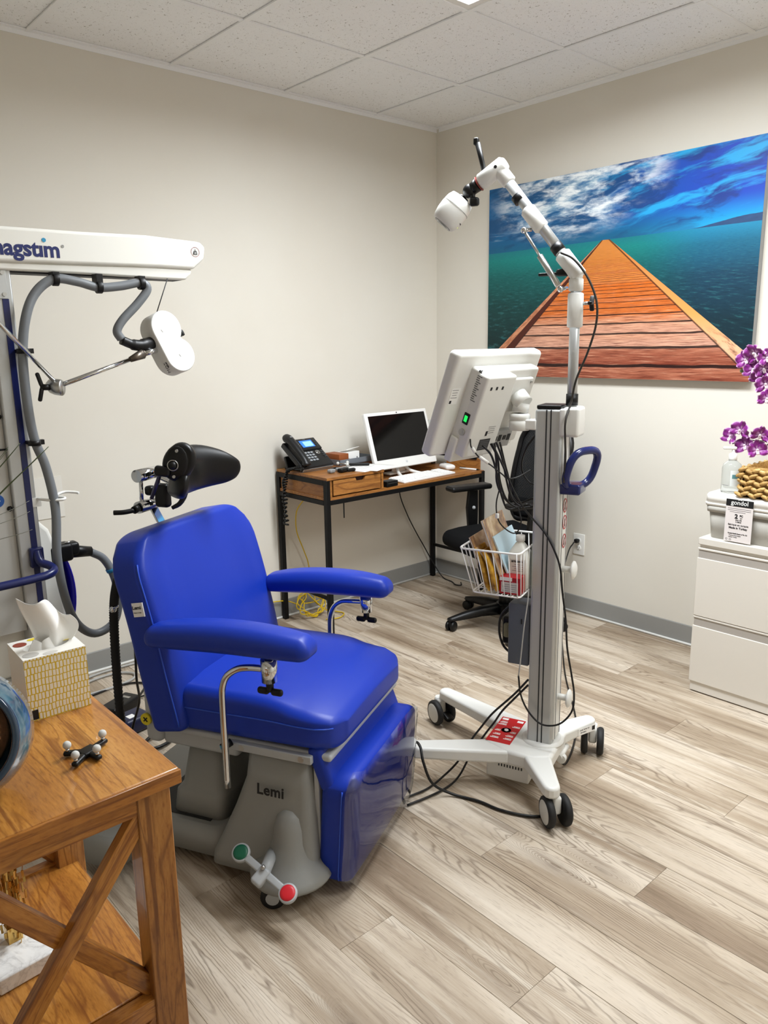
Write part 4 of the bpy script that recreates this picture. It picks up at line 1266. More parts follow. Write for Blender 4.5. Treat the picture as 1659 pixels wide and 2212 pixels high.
p = MB(); p.box((.036, .060, .0231), (.060, .036, .0004), PM); p.build('display_window', mat('phone_display_light', '8abef0', .3, emit='86b9ee', emit_s=.6), dsp)
lettering('Yealink', .0075, PM @ T(.03, .097, .0223), mat('grey_print', '9a9c9e', .5), pa, name='maker_lettering')
for r_ in range(4):
    for c_ in range(3):
        p = MB(); p.rbox((-.022 + c_ * .0215, .002 - r_ * .0185, .0165), (.016, .0115, .005), .0015, 1, M=PM); p.build('key', mat('phone_key', '8f9499', .4), pb)
p = MB(); p.lathe([(.007, .018), (.0145, .018), (.0145, .015)], 24, ring=True, M=PM @ T(.062, -.002, 0)); p.build('navigation_ring', M_STEEL, pb)
p = MB(); p.lathe([(.0001, .0185), (.005, .0185), (.005, .015)], 14, M=PM @ T(.062, -.002, 0)); p.build('ok_key', M_STEEL, pb)
for r_ in range(4):
    p = MB(); p.rbox((.093, .0 - r_ * .013, .0162), (.018, .006, .003), .001, 1, M=PM); p.build('function_key', mat('phone_key_dark', '3a3d40', .4), pb)
for z_ in range(4):
    for s_ in (-1, 1):
        p = MB(); p.rbox((.030 + s_ * .060, .08 - z_ * .013, .0225), (.011, .005, .002), .0008, 1, M=PM); p.build('line_key', MATS['phone_key'] if z_ in (1, 2) and s_ < 0 else MATS['phone_key_dark'], pa)
p = MB(); p.bb((-.105, -.1035, -.010), (.105, -.1005, .006), PM); p.build('front_trim', mat('silver_trim', 'a9adb0', .3, metal=.6), pb)
p = MB(); pts = [(-.088, -.095, .030), (-.088, -.07, .045), (-.088, -.02, .052), (-.088, .04, .054), (-.088, .085, .050), (-.088, .115, .034)]
rr = [.020, .026, .021, .020, .020, .020, .020, .021, .022, .022, .023, .024, .026, .027, .027, .021]
q = MB(); q.tube(spline(pts, 3), rr, 14)
q.v = [(-.088 + (a + .088) * 1.05, b_, c_ * .82 + .004) for a, b_, c_ in q.v]
hs = MB().add(q.v, q.f, 0, True, PM); hs.build('handset', M_PHB, ph)
p = MB(); p.box((-.086, .085, .0655), (.016, .006, .001), PM); p.build('handset_mark', MATS['grey_print'], ph)
# coiled handset cord hanging down the side
cp = spline([(-1.215, -.23, .880), (-1.245, -.20, .872), (-1.264, -.16, .855), (-1.268, -.13, .80), (-1.266, -.12, .74), (-1.266, -.12, .66), (-1.264, -.12, .56)], 10)
hel = []
for i, c_ in enumerate(cp):
    for k_ in range(5):
        f_ = i + k_ / 5
        if i == len(cp) - 1 and k_: break
        c2 = cp[min(i + 1, len(cp) - 1)]
        pt = c_ + (c2 - c_) * (k_ / 5)
        a_ = f_ * 2.6
        rad = .011 * (.8 + .35 * sin(f_ * .45))
        hel.append(pt + Vector((cos(a_) * rad, sin(a_) * rad, 0)))
p = MB(); p.tube(hel, .0052, 6)
tag(p.build('handset_cord', M_BLK), 'black coiled handset cord hanging beside the desk drawer', 'cord')

# small things on the drawer unit --------------------------------------
tr = thing('desk_tray', 'grey shallow desk tray with a wooden block behind the phone', 'tray', (-.815, -.105, .846), 4)
p = MB(); p.bb((-.135, -.075, 0), (.135, .075, .004))
for a_, b_ in (((-.135, -.075, 0), (.135, -.071, .030)), ((-.135, .071, 0), (.135, .075, .030)), ((-.135, -.075, 0), (-.131, .075, .030)), ((.131, -.075, 0), (.135, .075, .030))): p.bb(a_, b_)
p.build('tray_body', mat('grey_tray', '70757c', .45), tr)
p = MB(); p.rbox((-.09, .0, .032), (.07, .12, .054), .002, 1); p.build('wood_block', mat('brown_block', '8a4a22', .5), tr)
wb = thing('white_carton', 'small white carton with open flap in the grey desk tray', 'box', (-.825, -.118, .850), 6)
p = MB(); p.bb((-.05, -.035, 0), (.05, .035, .058)); p.build('carton_body', M_PAPER, wb)
p = MB(); p.box((0, 0, 0), (.10, .06, .002), T(.002, -.004, .070) @ Rx(-14) @ Ry(-5)); p.build('flap', M_PAPER, wb)
p = MB(); p.lathe([(.004, 0), (.0055, 0)], 14, ring=True, M=T(-.032, -.0354, .02) @ Rx(90)); p.build('printed_mark', M_INK, wb)
p = MB(); p.box((.032, -.0353, .022), (.006, .0006, .014)); p.build('printed_mark', M_INK, wb)
pp_ = thing('paper_sheets', 'white printed paper sheets lying on the desk drawer unit', 'paper', (-.925, -.315, .8465), 0)
for i, (dx, dy, a_) in enumerate(((0, 0, 14), (.035, -.02, 22))):
    def sh_(u_, v_):
        return (-.105 + .21 * u_, -.148 + .297 * v_ * .72, .0008 + .0012 * i + .004 * max(0, u_ - .7) ** 2 * i)
    p = MB(); p.grid(sh_, 8, 8, M=T(dx, dy + .03, 0) @ Rz(a_)); o = p.build('sheet', M_PAPER, pp_, solid=.0006)
    for l_ in range(5):
        q = MB(); q.box((-.01 + (l_ % 2) * .01, .05 - l_ * .024, .0016 + .0012 * i), (.15, .004, .0002), T(dx, dy + .03, 0) @ Rz(a_)); q.build('print_line', mat('faint_print', 'b9b9b9', .7), o)
tool = thing('marker_pointer', 'black pointer tool with white marker balls lying on the papers', 'tool', (-.925, -.245, .852), -40)
p = MB(); p.rbox((.055, 0, .006), (.11, .018, .014), .006, 3); p.build('grip', M_BLK, tool)
p = MB(); p.cyl((0, 0, .008), (-.06, .015, .010), .004, n=10); p.cyl((-.01, -.03, .010), (-.01, .03, .010), .004, n=10); p.build('crossbar', M_STEEL, tool)
for a_ in ((-.01, -.032, .013), (-.01, .032, .013), (-.062, .015, .011)):
    p = MB(); p.sphere(a_, .009, 12); p.build('marker_ball', mat('marker_grey', 'cfcfca', .8), tool)
hs_ = thing('headset', 'small black and clear headset lying at the desk edge below the phone', 'headset', (-1.05, -.355, .846), 10)
p = MB(); p.tube(spline([(-.07, .03, .008), (-.04, .055, .012), (.0, .06, .014), (.04, .05, .010), (.06, .02, .008)], 6), .005, 8); p.build('band', M_BLK, hs_)
p = MB(); p.rbox((-.02, -.01, .012), (.055, .035, .022), .008, 3); p.rbox((.03, -.02, .010), (.05, .022, .016), .006, 3, M=Rz(-20)); p.build('ear_unit', M_BLK, hs_)
p = MB(); p.rbox((-.075, .02, .012), (.04, .03, .020), .008, 3); p.rbox((.0, .03, .012), (.05, .02, .016), .006, 2); p.build('clear_case', mat('clear_grey_plastic', 'b5b8ba', .12, trans=.5), hs_)
# ------------------------------------------------------------------ office chair
M_FAB = mat('black_fabric', '08090b', 0.9, spec=0.2, bump=0.3, bump_scale=900)
def mesh_back_mat():
    m, nt, b = newmat('black_mesh_weave')
    x, y, z = xyz(coord('Object'))
    w = ((x * 420.0).sn() * (z * 420.0).sn())
    nt.links.new(mixc(w.step(-0.3, 0.6), '060708', '16181b').s, b.inputs['Base Color'])
    b.inputs['Roughness'].default_value = 0.8
    addbump(nt, b, w, 0.5, 0.001)
    return m
M_MESH = mesh_back_mat()
oc = thing('office_chair', 'black mesh-back swivel office chair behind the camera stand', 'chair', (-.43, -.93, 0), 75)   # local +y = forward
def ocfn(p_):
    x_, y_, z_ = p_
    return (x_ * (1 - .10 * max(0, -y_ / .24)), y_, z_ - .018 * max(0, (y_ - .08) / .16) ** 2 + .008 * (x_ / .24) ** 2)
p = MB(); p.rbox((0, .02, .47), (.49, .48, .085), .040, 4, n=(6, 6, 1), fn=ocfn); p.build('seat', M_FAB, oc)
# backrest: curved frame and mesh
def bk(u_, v_):
    x_ = (u_ - .5) * 2
    w_ = .225 * (1 - .16 * v_ ** 2) * (1 - .22 * max(0, (.18 - v_) / .18) ** 2)
    zz = .54 + .52 * v_
    yy = -.235 - .07 * v_ - .02 * sin(v_ * pi * 1.1) * -1 + .045 * x_ * x_
    if v_ > .86: w_ *= sqrt(max(.0, 1 - ((v_ - .86) / .16) ** 2 * .55))
    return Vector((x_ * w_, yy, zz))
p = MB(); p.grid(lambda a, b_: bk(.03 + .94 * a, .02 + .96 * b_), 14, 16); p.build('back_mesh', M_MESH, oc, solid=.004)
rim = [bk(i / 12, 0) for i in range(12)] + [bk(1, i / 14) for i in range(14)] + [bk(1 - i / 12, 1) for i in range(12)] + [bk(0, 1 - i / 14) for i in range(14)]
p = MB(); p.tube(spline([rim[i] for i in range(0, len(rim), 2)], 4, True), .016, 10, True); p.build('back_frame', M_BLK, oc)
p = MB(); p.grid(lambda a, b_: bk(.02 + .96 * a, .02 + .20 * b_) + Vector((0, .004, 0)), 10, 5); p.build('lumbar_pad', M_FAB, oc, solid=.03)
p = MB(); p.tube(spline([(0, -.12, .40), (0, -.24, .42), (0, -.285, .50), (0, -.30, .62)], 6), .024, 10); p.build('back_support', M_BLK, oc)
for s_ in (-1, 1):
    p = MB(); p.rbox((0, 0, 0), (.085, .26, .030), .013, 3, M=T(s_ * .275, .055, .715), n=(1, 3, 1)); a_ = p.build('armrest', M_BLK, oc)
    p = MB(); q = [(-.028, .70), (.028, .70), (.040, .60), (.028, .47), (-.028, .47), (-.03, .60)]
    p.prism([(y_ + .03, z_) for y_, z_ in q], -.011, .011, M=frame((s_ * .275, 0, 0), (0, 1, 0), (0, 0, 1), (1, 0, 0)))
    p.build('arm_post', M_BLK, a_, bevel=.003)
    p = MB(); p.rbox((s_ * .18, .03, .425), (.22, .05, .016), .005, 2); p.build('arm_bracket', M_BLK, a_)
    p = MB(); p.sphere((s_ * .263, .03, .60), .011, 10); p.sphere((s_ * .288, .03, .60), .011, 10) if False else None; p.build('height_button', mat('grey_button', '9a9c9e', .4), a_)
p = MB(); p.rbox((0, 0, .405), (.22, .24, .05), .012, 3); p.build('tilt_mechanism', M_BLK, oc)
p = MB(); p.cyl((0, 0, .09), (0, 0, .40), .025, n=20); p.cyl((0, 0, .08), (0, 0, .24), .032, n=20); p.build('gas_lift', M_BLK, oc)
p = MB(); p.cyl((0, 0, .065), (0, 0, .125), .045, n=24); hubo = p.build('base_hub', M_BLK, oc)
a_off = math.degrees(atan2(-.796 + .93, -.703 + .43)) - 75
for i in range(5):
    a = radians(a_off + 72 * i); d_ = Vector((cos(a), sin(a), 0)); n_ = Vector((-sin(a), cos(a), 0))
    rings = []
    for tt, w_, zt, zb in ((.03, .032, .125, .07), (.14, .027, .115, .07), (.24, .022, .092, .06), (.305, .019, .075, .055), (.325, .012, .07, .058)):
        c_ = d_ * tt
        rings.append([tuple(c_ + n_ * w_ + Vector((0, 0, zb))), tuple(c_ + n_ * w_ * .9 + Vector((0, 0, zt - .01))), tuple(c_ + n_ * w_ * .5 + Vector((0, 0, zt))), tuple(c_ - n_ * w_ * .5 + Vector((0, 0, zt))), tuple(c_ - n_ * w_ * .9 + Vector((0, 0, zt - .01))), tuple(c_ - n_ * w_ + Vector((0, 0, zb)))])
    p = MB(); p.loft(rings); sp = p.build('base_spoke', M_BLK, oc)
    cc = d_ * .305; ca = 25 + 67 * i
    M_ = T(cc.x, cc.y, .027) @ Rz(ca)
    p = MB()
    for s_ in (-1, 1): p.lathe([(.0001, -.009), (.023, -.009), (.0268, -.005), (.0268, .005), (.023, .009), (.0001, .009)], 20, M=M_ @ T(s_ * .015, 0, 0) @ Ry(90))
    p.rbox((0, 0, .012), (.012, .036, .040), .006, 2, M=M_)
    p.build('castor', M_BLK, sp)
# ------------------------------------------------------------------ file cabinet and the things on it
M_CAB = mat('warm_white_steel', 'd8d3ca', 0.42, bump=0.06, bump_scale=700)
M_CABG = mat('cabinet_pull_shade', 'a8a29b', 0.45)
fc = thing('file_cabinet', 'white two-drawer lateral steel file cabinet against the right wall', 'cabinet', (-.483, -1.995, 0))
W_, D_ = .915, .47
p = MB(); p.bb((.012, -W_ + .004, .030), (D_, -.004, .655)); p.build('body', M_CAB, fc)
p = MB(); p.bb((.006, -W_ + .006, .006), (D_ - .02, -.006, .048)); p.build('plinth', M_CAB, fc)
p = MB(); p.bb((0, -W_, .655), (D_, 0, .684)); p.build('top', M_CAB, fc, bevel=.003)
for z0, z1 in ((.345, .598), (.048, .300)):
    p = MB(); p.bb((0, -W_, z0), (.018, 0, z1)); d = p.build('drawer', M_CAB, fc, bevel=.0025)
    p = MB(); p.bb((.004, -W_ + .004, z1), (.014, -.004, z1 + .034)); p.build('pull_recess', M_CABG, d)
    p = MB(); p.bb((.001, -W_, z1 + .0345), (.016, 0, z1 + .0430)); p.build('pull_lip', M_CAB, d, bevel=.002)
# storage bin
M_BIN = mat('white_grey_plastic', 'b0ada6', 0.35)
sb = thing('storage_bin', 'grey plastic storage bin with white lid on top of the file cabinet', 'storage bin', (-.468, -2.0, .684))
bw, bd, bh = .56, .39, .165
def rr4(x0, x1, y0, y1, r, z, n=4):
    out = []
    for cx, cy, a0 in ((x1 - r, y1 - r, 0), (x0 + r, y1 - r, 90), (x0 + r, y0 + r, 180), (x1 - r, y0 + r, 270)):
        for i in range(n + 1):
            a = radians(a0 + 90 * i / n); out.append((cx + r * cos(a), cy + r * sin(a), z))
    return out
p = MB(); p.loft([rr4(.022, bd - .02, -bw + .02, -.022, .02, .001), rr4(.010, bd - .01, -bw + .01, -.012, .022, .118)]); p.build('tub', M_BIN, sb)
p = MB(); p.loft([rr4(.004, bd - .004, -bw + .004, -.006, .022, .112), rr4(.002, bd - .002, -bw + .002, -.004, .022, .136)]); p.build('rim', M_BIN, sb)
p = MB(); p.loft([rr4(.001, bd, -bw, 0, .022, .138), rr4(.0, bd, -bw, .002, .022, .146), rr4(0, bd, -bw, .002, .022, .150)]); p.build('lid_edge', mat('white_lid', 'e6e4df', .32), sb)
p = MB(); p.loft([rr4(.002, bd, -bw, .0, .024, .150), rr4(.002, bd, -bw, .0, .024, .180), rr4(.008, bd - .006, -bw + .006, -.006, .022, .188)]); lid = p.build('lid', MATS['white_lid'], sb)
# hang tag
TM = frame((-.0045, -.148, .095), (0, -1, 0), (0, 0, 1), (-1, 0, 0))
p = MB(); p.box((0, -.004, 0), (.108, .172, .0008), TM); tg = p.build('hang_tag', mat('tag_card', 'ddd6d4', .6), sb)
p = MB(); p.box((0, .069, .0008), (.108, .028, .0006), TM); tb = p.build('tag_header', M_INK, tg)
lettering('gondol', .025, TM @ T(0, .070, .0014), M_PAPER, tg, bold=.0002, name='tag_lettering')
p = MB(); p.tube([TM @ Vector((-.006 + .001 * i, .080 + .003 * sin(pi * i / 14), .0014)) for i in range(15)], .0008, 5); p.build('tag_swash', M_PAPER, tg)
for txt, sz, yy, bo, xx in (('2', .024, .014, .0010, -.010), ('PC', .011, .018, .0004, .010), ('SET', .006, .008, 0, .010), ('ENS. DE', .007, .000, .0001, 0), ('2 PIECE', .007, -.008, .0001, 0), ('fabrique en turquie', .0105, -.020, .0001, 0), ('Made in Turkey', .0115, -.033, .0003, 0), ('Gondol Plastik Sanayi ve Tic. A.S.', .0058, -.056, .0002, 0), ('Organize Sanayi Bolgesi', .0050, -.064, 0, -.010), ('Istanbul  Turkiye', .0050, -.071, 0, -.018)):
    lettering(txt, sz, TM @ T(xx, yy, .0008), M_INK, tg, bold=bo, name='tag_lettering')
for i in range(3):
    p = MB(); p.box((.0 - .006 * (i == 2), .046 - i * .007, .0006), (.092 - .03 * (i == 2), .0016, .0003), TM); p.build('tag_line', mat('tag_grey', '6a6668', .6), tg)
for xx in (-.043, -.028):
    p = MB(); p.lathe([(.0028, .0006), (.0042, .0006)], 14, ring=True, M=TM @ T(xx, -.082, 0)); p.build('recycling_mark', M_INK, tg)
# hand sanitiser
hs = thing('hand_sanitizer', 'clear pump bottle of hand sanitizer on the white bin lid', 'bottle', (-.388, -2.068, .8725))
M_GEL = mat('clear_gel_bottle', 'e9eeee', .06, trans=.85, ior=1.15)
p = MB(); p.lathe([(.0001, .0005), (.036, .0005), (.038, .004), (.038, .100), (.034, .116), (.018, .130), (.0135, .133), (.0135, .138)], 30); bo_ = p.build('bottle', M_GEL, hs)
p = MB(); p.lathe([(.0384, .030), (.0384, .095)], 12, M=Rz(198), arc=radians(75)); p.build('label', mat('white_teal_label', 'dfe6e6', .5), bo_)
p = MB(); p.lathe([(.0388, .062), (.0388, .078)], 8, M=Rz(208), arc=radians(50)); p.build('label_band', mat('teal_band', '5b8f96', .5), bo_)
p = MB(); p.lathe([(.0383, .032), (.0383, .034)], 8, M=Rz(150), arc=radians(40)); p.build('label_line', MATS['label_grey'], bo_)
p = MB(); p.lathe([(.0155, .134), (.0165, .136), (.0165, .158), (.008, .163), (.0055, .164), (.0055, .178)], 24); p.rbox((0, 0, 0), (.020, .052, .012), .005, 2, M=T(-.006, .012, .182) @ Rz(35)); p.build('pump', M_WHT, hs)
# woven basket
def straw_mat():
    m, nt, b = newmat('water_hyacinth_straw')
    tc = coord('Object'); x, y, z = xyz(tc)
    n1 = noise(vec(x * 60, y * 60, z * 220), 1.0, 3); n2 = noise(tc, 14, 3)
    nt.links.new(ramp(n1 * .6 + n2 * .4, [(.3, '7a5526'), (.45, 'b08a4c'), (.6, 'd3b376'), (.75, 'ead6a4')]).s, b.inputs['Base Color'])
    b.inputs['Roughness'].default_value = .65
    addbump(nt, b, n1, .5, .002)
    return m
M_STRAW = straw_mat()
wk = thing('wicker_basket', 'square braided straw basket on the white bin lid', 'basket', (-.462, -2.135, .8725))
bx, by, bz = .30, .42, .122
p = MB(); p.bb((.008, -by + .008, .001), (bx - .008, -.008, .008))
for a, b in (((.008, -by, .0), (.014, -.004, bz)), ((bx - .014, -by, 0), (bx - .008, -.004, bz)), ((.008, -.014, 0), (bx - .008, -.008, bz)), ((.008, -by + .008, 0), (bx - .008, -by + .014, bz))): p.bb(a, b)
p.build('liner', M_STRAW, wk)
per = []
def perimeter(s):
    L = 2 * (bx + by); s %= L
    if s < by: return Vector((0, -s, 0)), Vector((0, -1, 0)), Vector((-1, 0, 0))
    s -= by
    if s < bx: return Vector((s, -by, 0)), Vector((1, 0, 0)), Vector((0, -1, 0))
    s -= bx
    if s < by: return Vector((bx, -by + s, 0)), Vector((0, 1, 0)), Vector((1, 0, 0))
    s -= by
    return Vector((bx - s, 0, 0)), Vector((-1, 0, 0)), Vector((0, 1, 0))
random.seed(5)
NR = 5
for r_ in range(NR):
    p = MB(); zz = .013 + r_ * (bz - .012) / (NR - .4)
    L = 2 * (bx + by); n = 56
    for i in range(n):
        s = L * i / n + r_ * .009
        c, t_, nn = perimeter(s)
        sgn = 1 if i % 2 else -1
        up = Vector((0, 0, 1))
        ax = (t_ * 1.0 + up * sgn * .42).normalized()
        nrm = nn; side = nrm.cross(ax).normalized()
        M_ = frame(c + up * (zz + sgn * .0035 + random.uniform(-.001, .001)) + nn * (.002 + .002 * (i % 2)), ax, side, nrm)
        p.sphere((0, 0, 0), 1, 8, M=M_ @ Matrix.Diagonal((.0205, .0088, .0075, 1)))
    o = p.build('braid_row', M_STRAW, wk)
# raised rear handle side of the basket
p = MB()
for i in range(8):
    p.tube(spline([(bx * .55, -.10 - .012 * i, bz - .01), (bx * .56, -.10 - .012 * i, bz + .035), (bx * .57, -.10 - .012 * i, bz + .055)], 3), .006, 6)
p.tube([(bx * .57, -.09 - .014 * i, bz + .058) for i in range(9)], .008, 8)
p.build('raised_handle', M_STRAW, wk)
# orchid
def petal_mat():
    m, nt, b = newmat('magenta_orchid_petal')
    x, y, z = xyz(coord('UV') if False else coord('Object'))
    d = noise(coord('Object'), 60, 3)
    n = nt.nodes.new('ShaderNodeAttribute'); n.attribute_name = 'edge'
    e = S(n.outputs['Fac'])
    c = mixc(e.step(.70, 1.0) * .55, mixc(d.step(.35, .65), '711a70', '932c90'), 'e6b6e2')
    c = mixc(e.step(.28, .0) * .5, c, 'f0d0ea')
    nt.links.new(c.s, b.inputs['Base Color']); b.inputs['Roughness'].default_value = .5
    b.inputs['Subsurface Weight'].default_value = .0
    return m
M_PETAL = petal_mat()
M_STEM = mat('orchid_stem', '3a3324', .6)
def petal_mesh(w, l, cup, name):
    """one petal lying along +y from the origin, with an 'edge' attribute for its pale margin"""
    V = []; F = []; E = []
    nu, nv = 8, 8
    for j in range(nv + 1):
        v = j / nv
        ww = w * sin(pi * min(1, v * .86 + .07)) ** .75
        for i in range(nu + 1):
            u = i / nu * 2 - 1
            V.append((u * ww, v * l, cup * (v * v) - cup * .9 * u * u * (.4 + v) + .0015 * sin(9 * v + 5 * u)))
            E.append(max(abs(u) ** 1.5, v ** 2))
    for j in range(nv):
        for i in range(nu):
            a = j * (nu + 1) + i; F.append((a, a + 1, a + nu + 2, a + nu + 1))
    me = bpy.data.meshes.new(name); me.from_pydata(V, [], F)
    at = me.attributes.new('edge', 'FLOAT', 'POINT'); at.data.foreach_set('value', E)
    me.materials.append(M_PETAL); me.polygons.foreach_set('use_smooth', [True] * len(F)); me.update()
    return me
PB = petal_mesh(.022, .038, .008, 'petal'); PS = petal_mesh(.013, .040, .006, 'sepal')
lipb = MB(); lipb.rbox((0, -.008, .006), (.012, .018, .008), .0038, 2); lipb.sphere((0, .001, .009), .005, 8)
LIP = lipb.mesh('lip', mat('orchid_lip', 'e9d7e0', .5))
orch = thing('orchid_plant', 'magenta artificial orchid sprays beside the canvas print', 'plant', (-.27, -2.40, .8725))
ol = local(orch)
random.seed(11)
flowers = [(-.36, -2.076, 1.405, 20, 60), (-.375, -2.116, 1.433, 70, 80), (-.35, -2.105, 1.365, -30, 50), (-.36, -2.149, 1.372, 10, 95), (-.37, -2.160, 1.412, 45, 70), (-.345, -2.133, 1.335, -10, 60),
           (-.36, -2.160, 1.312, 30, 80), (-.36, -2.170, 1.255, 0, 60), (-.36, -2.043, 1.093, 15, 40), (-.37, -2.082, 1.127, 60, 80), (-.37, -2.162, 1.115, 35, 75), (-.36, -2.149, 1.048, -15, 70), (-.35, -2.10, 1.062, -40, 45)]
for k, (fx, fy, fz, az, el) in enumerate(flowers):
    fo = bpy.data.objects.new('flower', LIP); COL.objects.link(fo); fo.parent = orch
    n_ = Vector((-1, random.uniform(-.75, .55), random.uniform(-.35, .55))).normalized()
    xx = Vector((0, 0, 1)).cross(n_).normalized(); yy = n_.cross(xx)
    M_ = ol @ frame((fx, fy, fz), xx, yy, n_) @ Rz(random.uniform(-25, 25)) @ Matrix.Scale(random.uniform(.92, 1.12), 4)
    fo.matrix_local = M_
    for ang, me, tilt in ((0, PS, 14), (118, PS, 8), (-118, PS, 8), (62, PB, 18), (-62, PB, 18)):
        po = bpy.data.objects.new('petal', me); COL.objects.link(po); po.parent = fo
        po.matrix_local = Rz(ang + random.uniform(-6, 6)) @ Rx(tilt + random.uniform(-8, 20)) @ T(0, .002, 0)
def wst(pts, r=.0024):
    q = MB(); q.tube([ol @ v for v in spline(pts, 8)], r, 6); q.build('stem', M_STEM, orch)
wst([(-.27, -2.40, .90), (-.28, -2.40, 1.15), (-.29, -2.38, 1.38), (-.32, -2.30, 1.46), (-.335, -2.20, 1.44), (-.335, -2.12, 1.40), (-.34, -2.075, 1.385)])
wst([(-.335, -2.22, 1.445), (-.335, -2.17, 1.36), (-.335, -2.165, 1.30), (-.34, -2.165, 1.25)])
wst([(-.27, -2.40, .90), (-.28, -2.36, 1.05), (-.30, -2.28, 1.10), (-.33, -2.20, 1.09), (-.335, -2.14, 1.085), (-.335, -2.08, 1.085), (-.34, -2.04, 1.065)])
wst([(-.33, -2.19, 1.09), (-.34, -2.17, 1.06), (-.335, -2.15, 1.045)])
for bx_, by_, bz_ in ((-.35, -2.058, 1.362), (-.35, -2.066, 1.352), (-.35, -2.085, 1.348)):
    q = MB(); q.sphere(tuple(ol @ Vector((bx_, by_, bz_))), .0075, 10, sc=(1, 1, 1)); q.build('bud', mat('green_bud', '6f8a5a', .5), orch)
p = MB(); p.lathe([(.0001, 0), (.040, 0), (.055, .02), (.058, .07), (.048, .10), (.044, .10), (.05, .07), (.0001, .03)], 24); p.build('pot', mat('white_glaze_pot', 'e2e0dc', .25), orch)
p = MB(); p.lathe([(.0001, .085), (.045, .085)], 16); p.build('moss', mat('moss', '4a5230', .9, bump=.6, bump_scale=120), orch)
# wall outlet
ou = thing('wall_outlet', 'white duplex wall outlet with a black plug in its upper socket', 'outlet', (0, -1.094, .398))
p = MB(); p.rbox((-.003, 0, 0), (.006, .072, .118), .0025, 2); p.build('cover_plate', M_WHT, ou)
for z_ in (.020, -.020):
    p = MB(); p.lathe([(.0001, .0075), (.0155, .0075), (.0170, .006), (.0170, .004)], 24, M=T(0, 0, z_) @ Ry(-90)); so = p.build('socket', M_WHT, ou)
    for y_ in (-.006, .006):
        p = MB(); p.box((-.0078, y_, z_ + .003), (.0008, .0022, .009)); p.build('slot', M_INK, so)
    p = MB(); p.cyl((-.0074, 0, z_ - .008), (-.0082, 0, z_ - .008), .0026, n=10); p.build('slot', M_INK, so)
p = MB(); p.cyl((-.006, 0, 0), (-.0075, 0, 0), .003, n=10); p.build('plate_screw', M_STEEL, ou)
# ------------------------------------------------------------------ stimulator cart with boom
M_NAVYM = mat('navy_paint', '131c52', 0.3)
M_BOOM = mat('boom_white', 'e3e2db', 0.38)
M_HOSE = mat('grey_rubber_hose', '6e7276', 0.42)
cart = thing('stimulator_cart', 'white boom arm on a tall aluminium and navy cart column beside the left wall', 'medical cart', (-2.835, -1.06, 0))
cl_ = local(cart)
def cw(x, y, z): return cl_ @ Vector((x, y, z))
# column and frame
p = MB(); p.bb(cw(-2.865, -1.09, .10), cw(-2.802, -1.03, 1.715)); col_ = p.build('column', M_ALU, cart, bevel=.004)
p = MB(); p.bb(cw(-2.832, -1.0925, .12), cw(-2.815, -1.0895, 1.63)); p.build('navy_strip', M_NAVYM, col_)
p = MB(); p.bb(cw(-3.32, -1.09, .10), cw(-3.257, -1.03, 1.715)); p.build('column', M_ALU, cart, bevel=.004)
p = MB(); p.bb(cw(-2.90, -1.0945, 1.63), cw(-2.8165, -1.0905, 1.716)); pl_ = p.build('joint_plate', M_ALU, cart, bevel=.001)
for z_ in (1.70, 1.642):
    p = MB(); p.cyl(cw(-2.826, -1.094, z_), cw(-2.826, -1.0975, z_), .0055, n=14); p.build('screw', M_STEEL, pl_)
p = MB(); p.bb(cw(-3.257, -1.072, .66), cw(-2.866, -1.060, 1.62)); pn = p.build('back_panel', mat('pale_grey_panel', 'b7b6b1', .45), cart)
for x_, z_ in ((-2.874, 1.305), (-2.874, 1.037), (-3.20, 1.30), (-3.20, 1.03)):
    p = MB(); p.sphere(cw(x_, -1.073, z_), .008, 12); p.build('panel_knob', M_BLK, pn)
p = MB(); p.cyl(cw(-2.905, -1.0725, 1.064), cw(-2.905, -1.074, 1.064), .019, n=24); ds = p.build('blue_sticker', mat('sticker_blue', '1c4f96', .4), pn)
p = MB(); p.box((0, 0, 0), (.012, .0006, .012), T(*cw(-2.905, -1.0745, 1.064)) @ Ry(45)); p.build('sticker_mark', M_PAPER, ds)
p = MB(); p.cyl(cw(-3.25, -1.085, 1.212), cw(-2.865, -1.085, 1.212), .003, n=8); p.build('cross_wire', M_BLK, cart)
# boom
p = MB()
prof = [(-3.42, 1.715), (-2.37, 1.735), (-2.246, 1.735), (-2.207, 1.768), (-2.199, 1.806), (-2.218, 1.822), (-2.40, 1.829), (-2.60, 1.824), (-2.82, 1.822), (-3.42, 1.845)]
p.prism([(x_ + 2.835, z_) for x_, z_ in prof], -.055, .055, M=frame((0, .005, 0), (1, 0, 0), (0, 0, 1), (0, -1, 0)))
boom = p.build('boom', M_BOOM, cart, bevel=.010, seg=3)
p = MB()
prof = [(-3.40, 1.708), (-2.62, 1.706), (-2.36, 1.702), (-2.272, 1.702), (-2.252, 1.722), (-2.248, 1.736), (-2.45, 1.737), (-2.60, 1.732), (-3.40, 1.722)]
p.prism([(x_ + 2.835, z_) for x_, z_ in prof], -.046, .046, M=frame((0, .005, 0), (1, 0, 0), (0, 0, 1), (0, -1, 0)))
p.build('boom_underside', M_BOOM, boom, bevel=.006, seg=2)
p = MB(); p.bb(cw(-3.38, -1.085, 1.7015), cw(-2.28, -1.025, 1.7060)); p.build('cable_rail', M_GROOVE, boom)
NAVY_INK = mat('navy_print', '14205e', .5)
FM = frame(cw(-2.667, -1.1105, 1.7655), (1, 0, 0), (0, 0, 1), (0, -1, 0))
me_ = lettering('magst\u0131m', .0605, FM, NAVY_INK, boom, name='maker_lettering', bold=.0018, align='RIGHT', spacing=.98)
xs = sorted(v.co.x for v in me_.data.vertices)
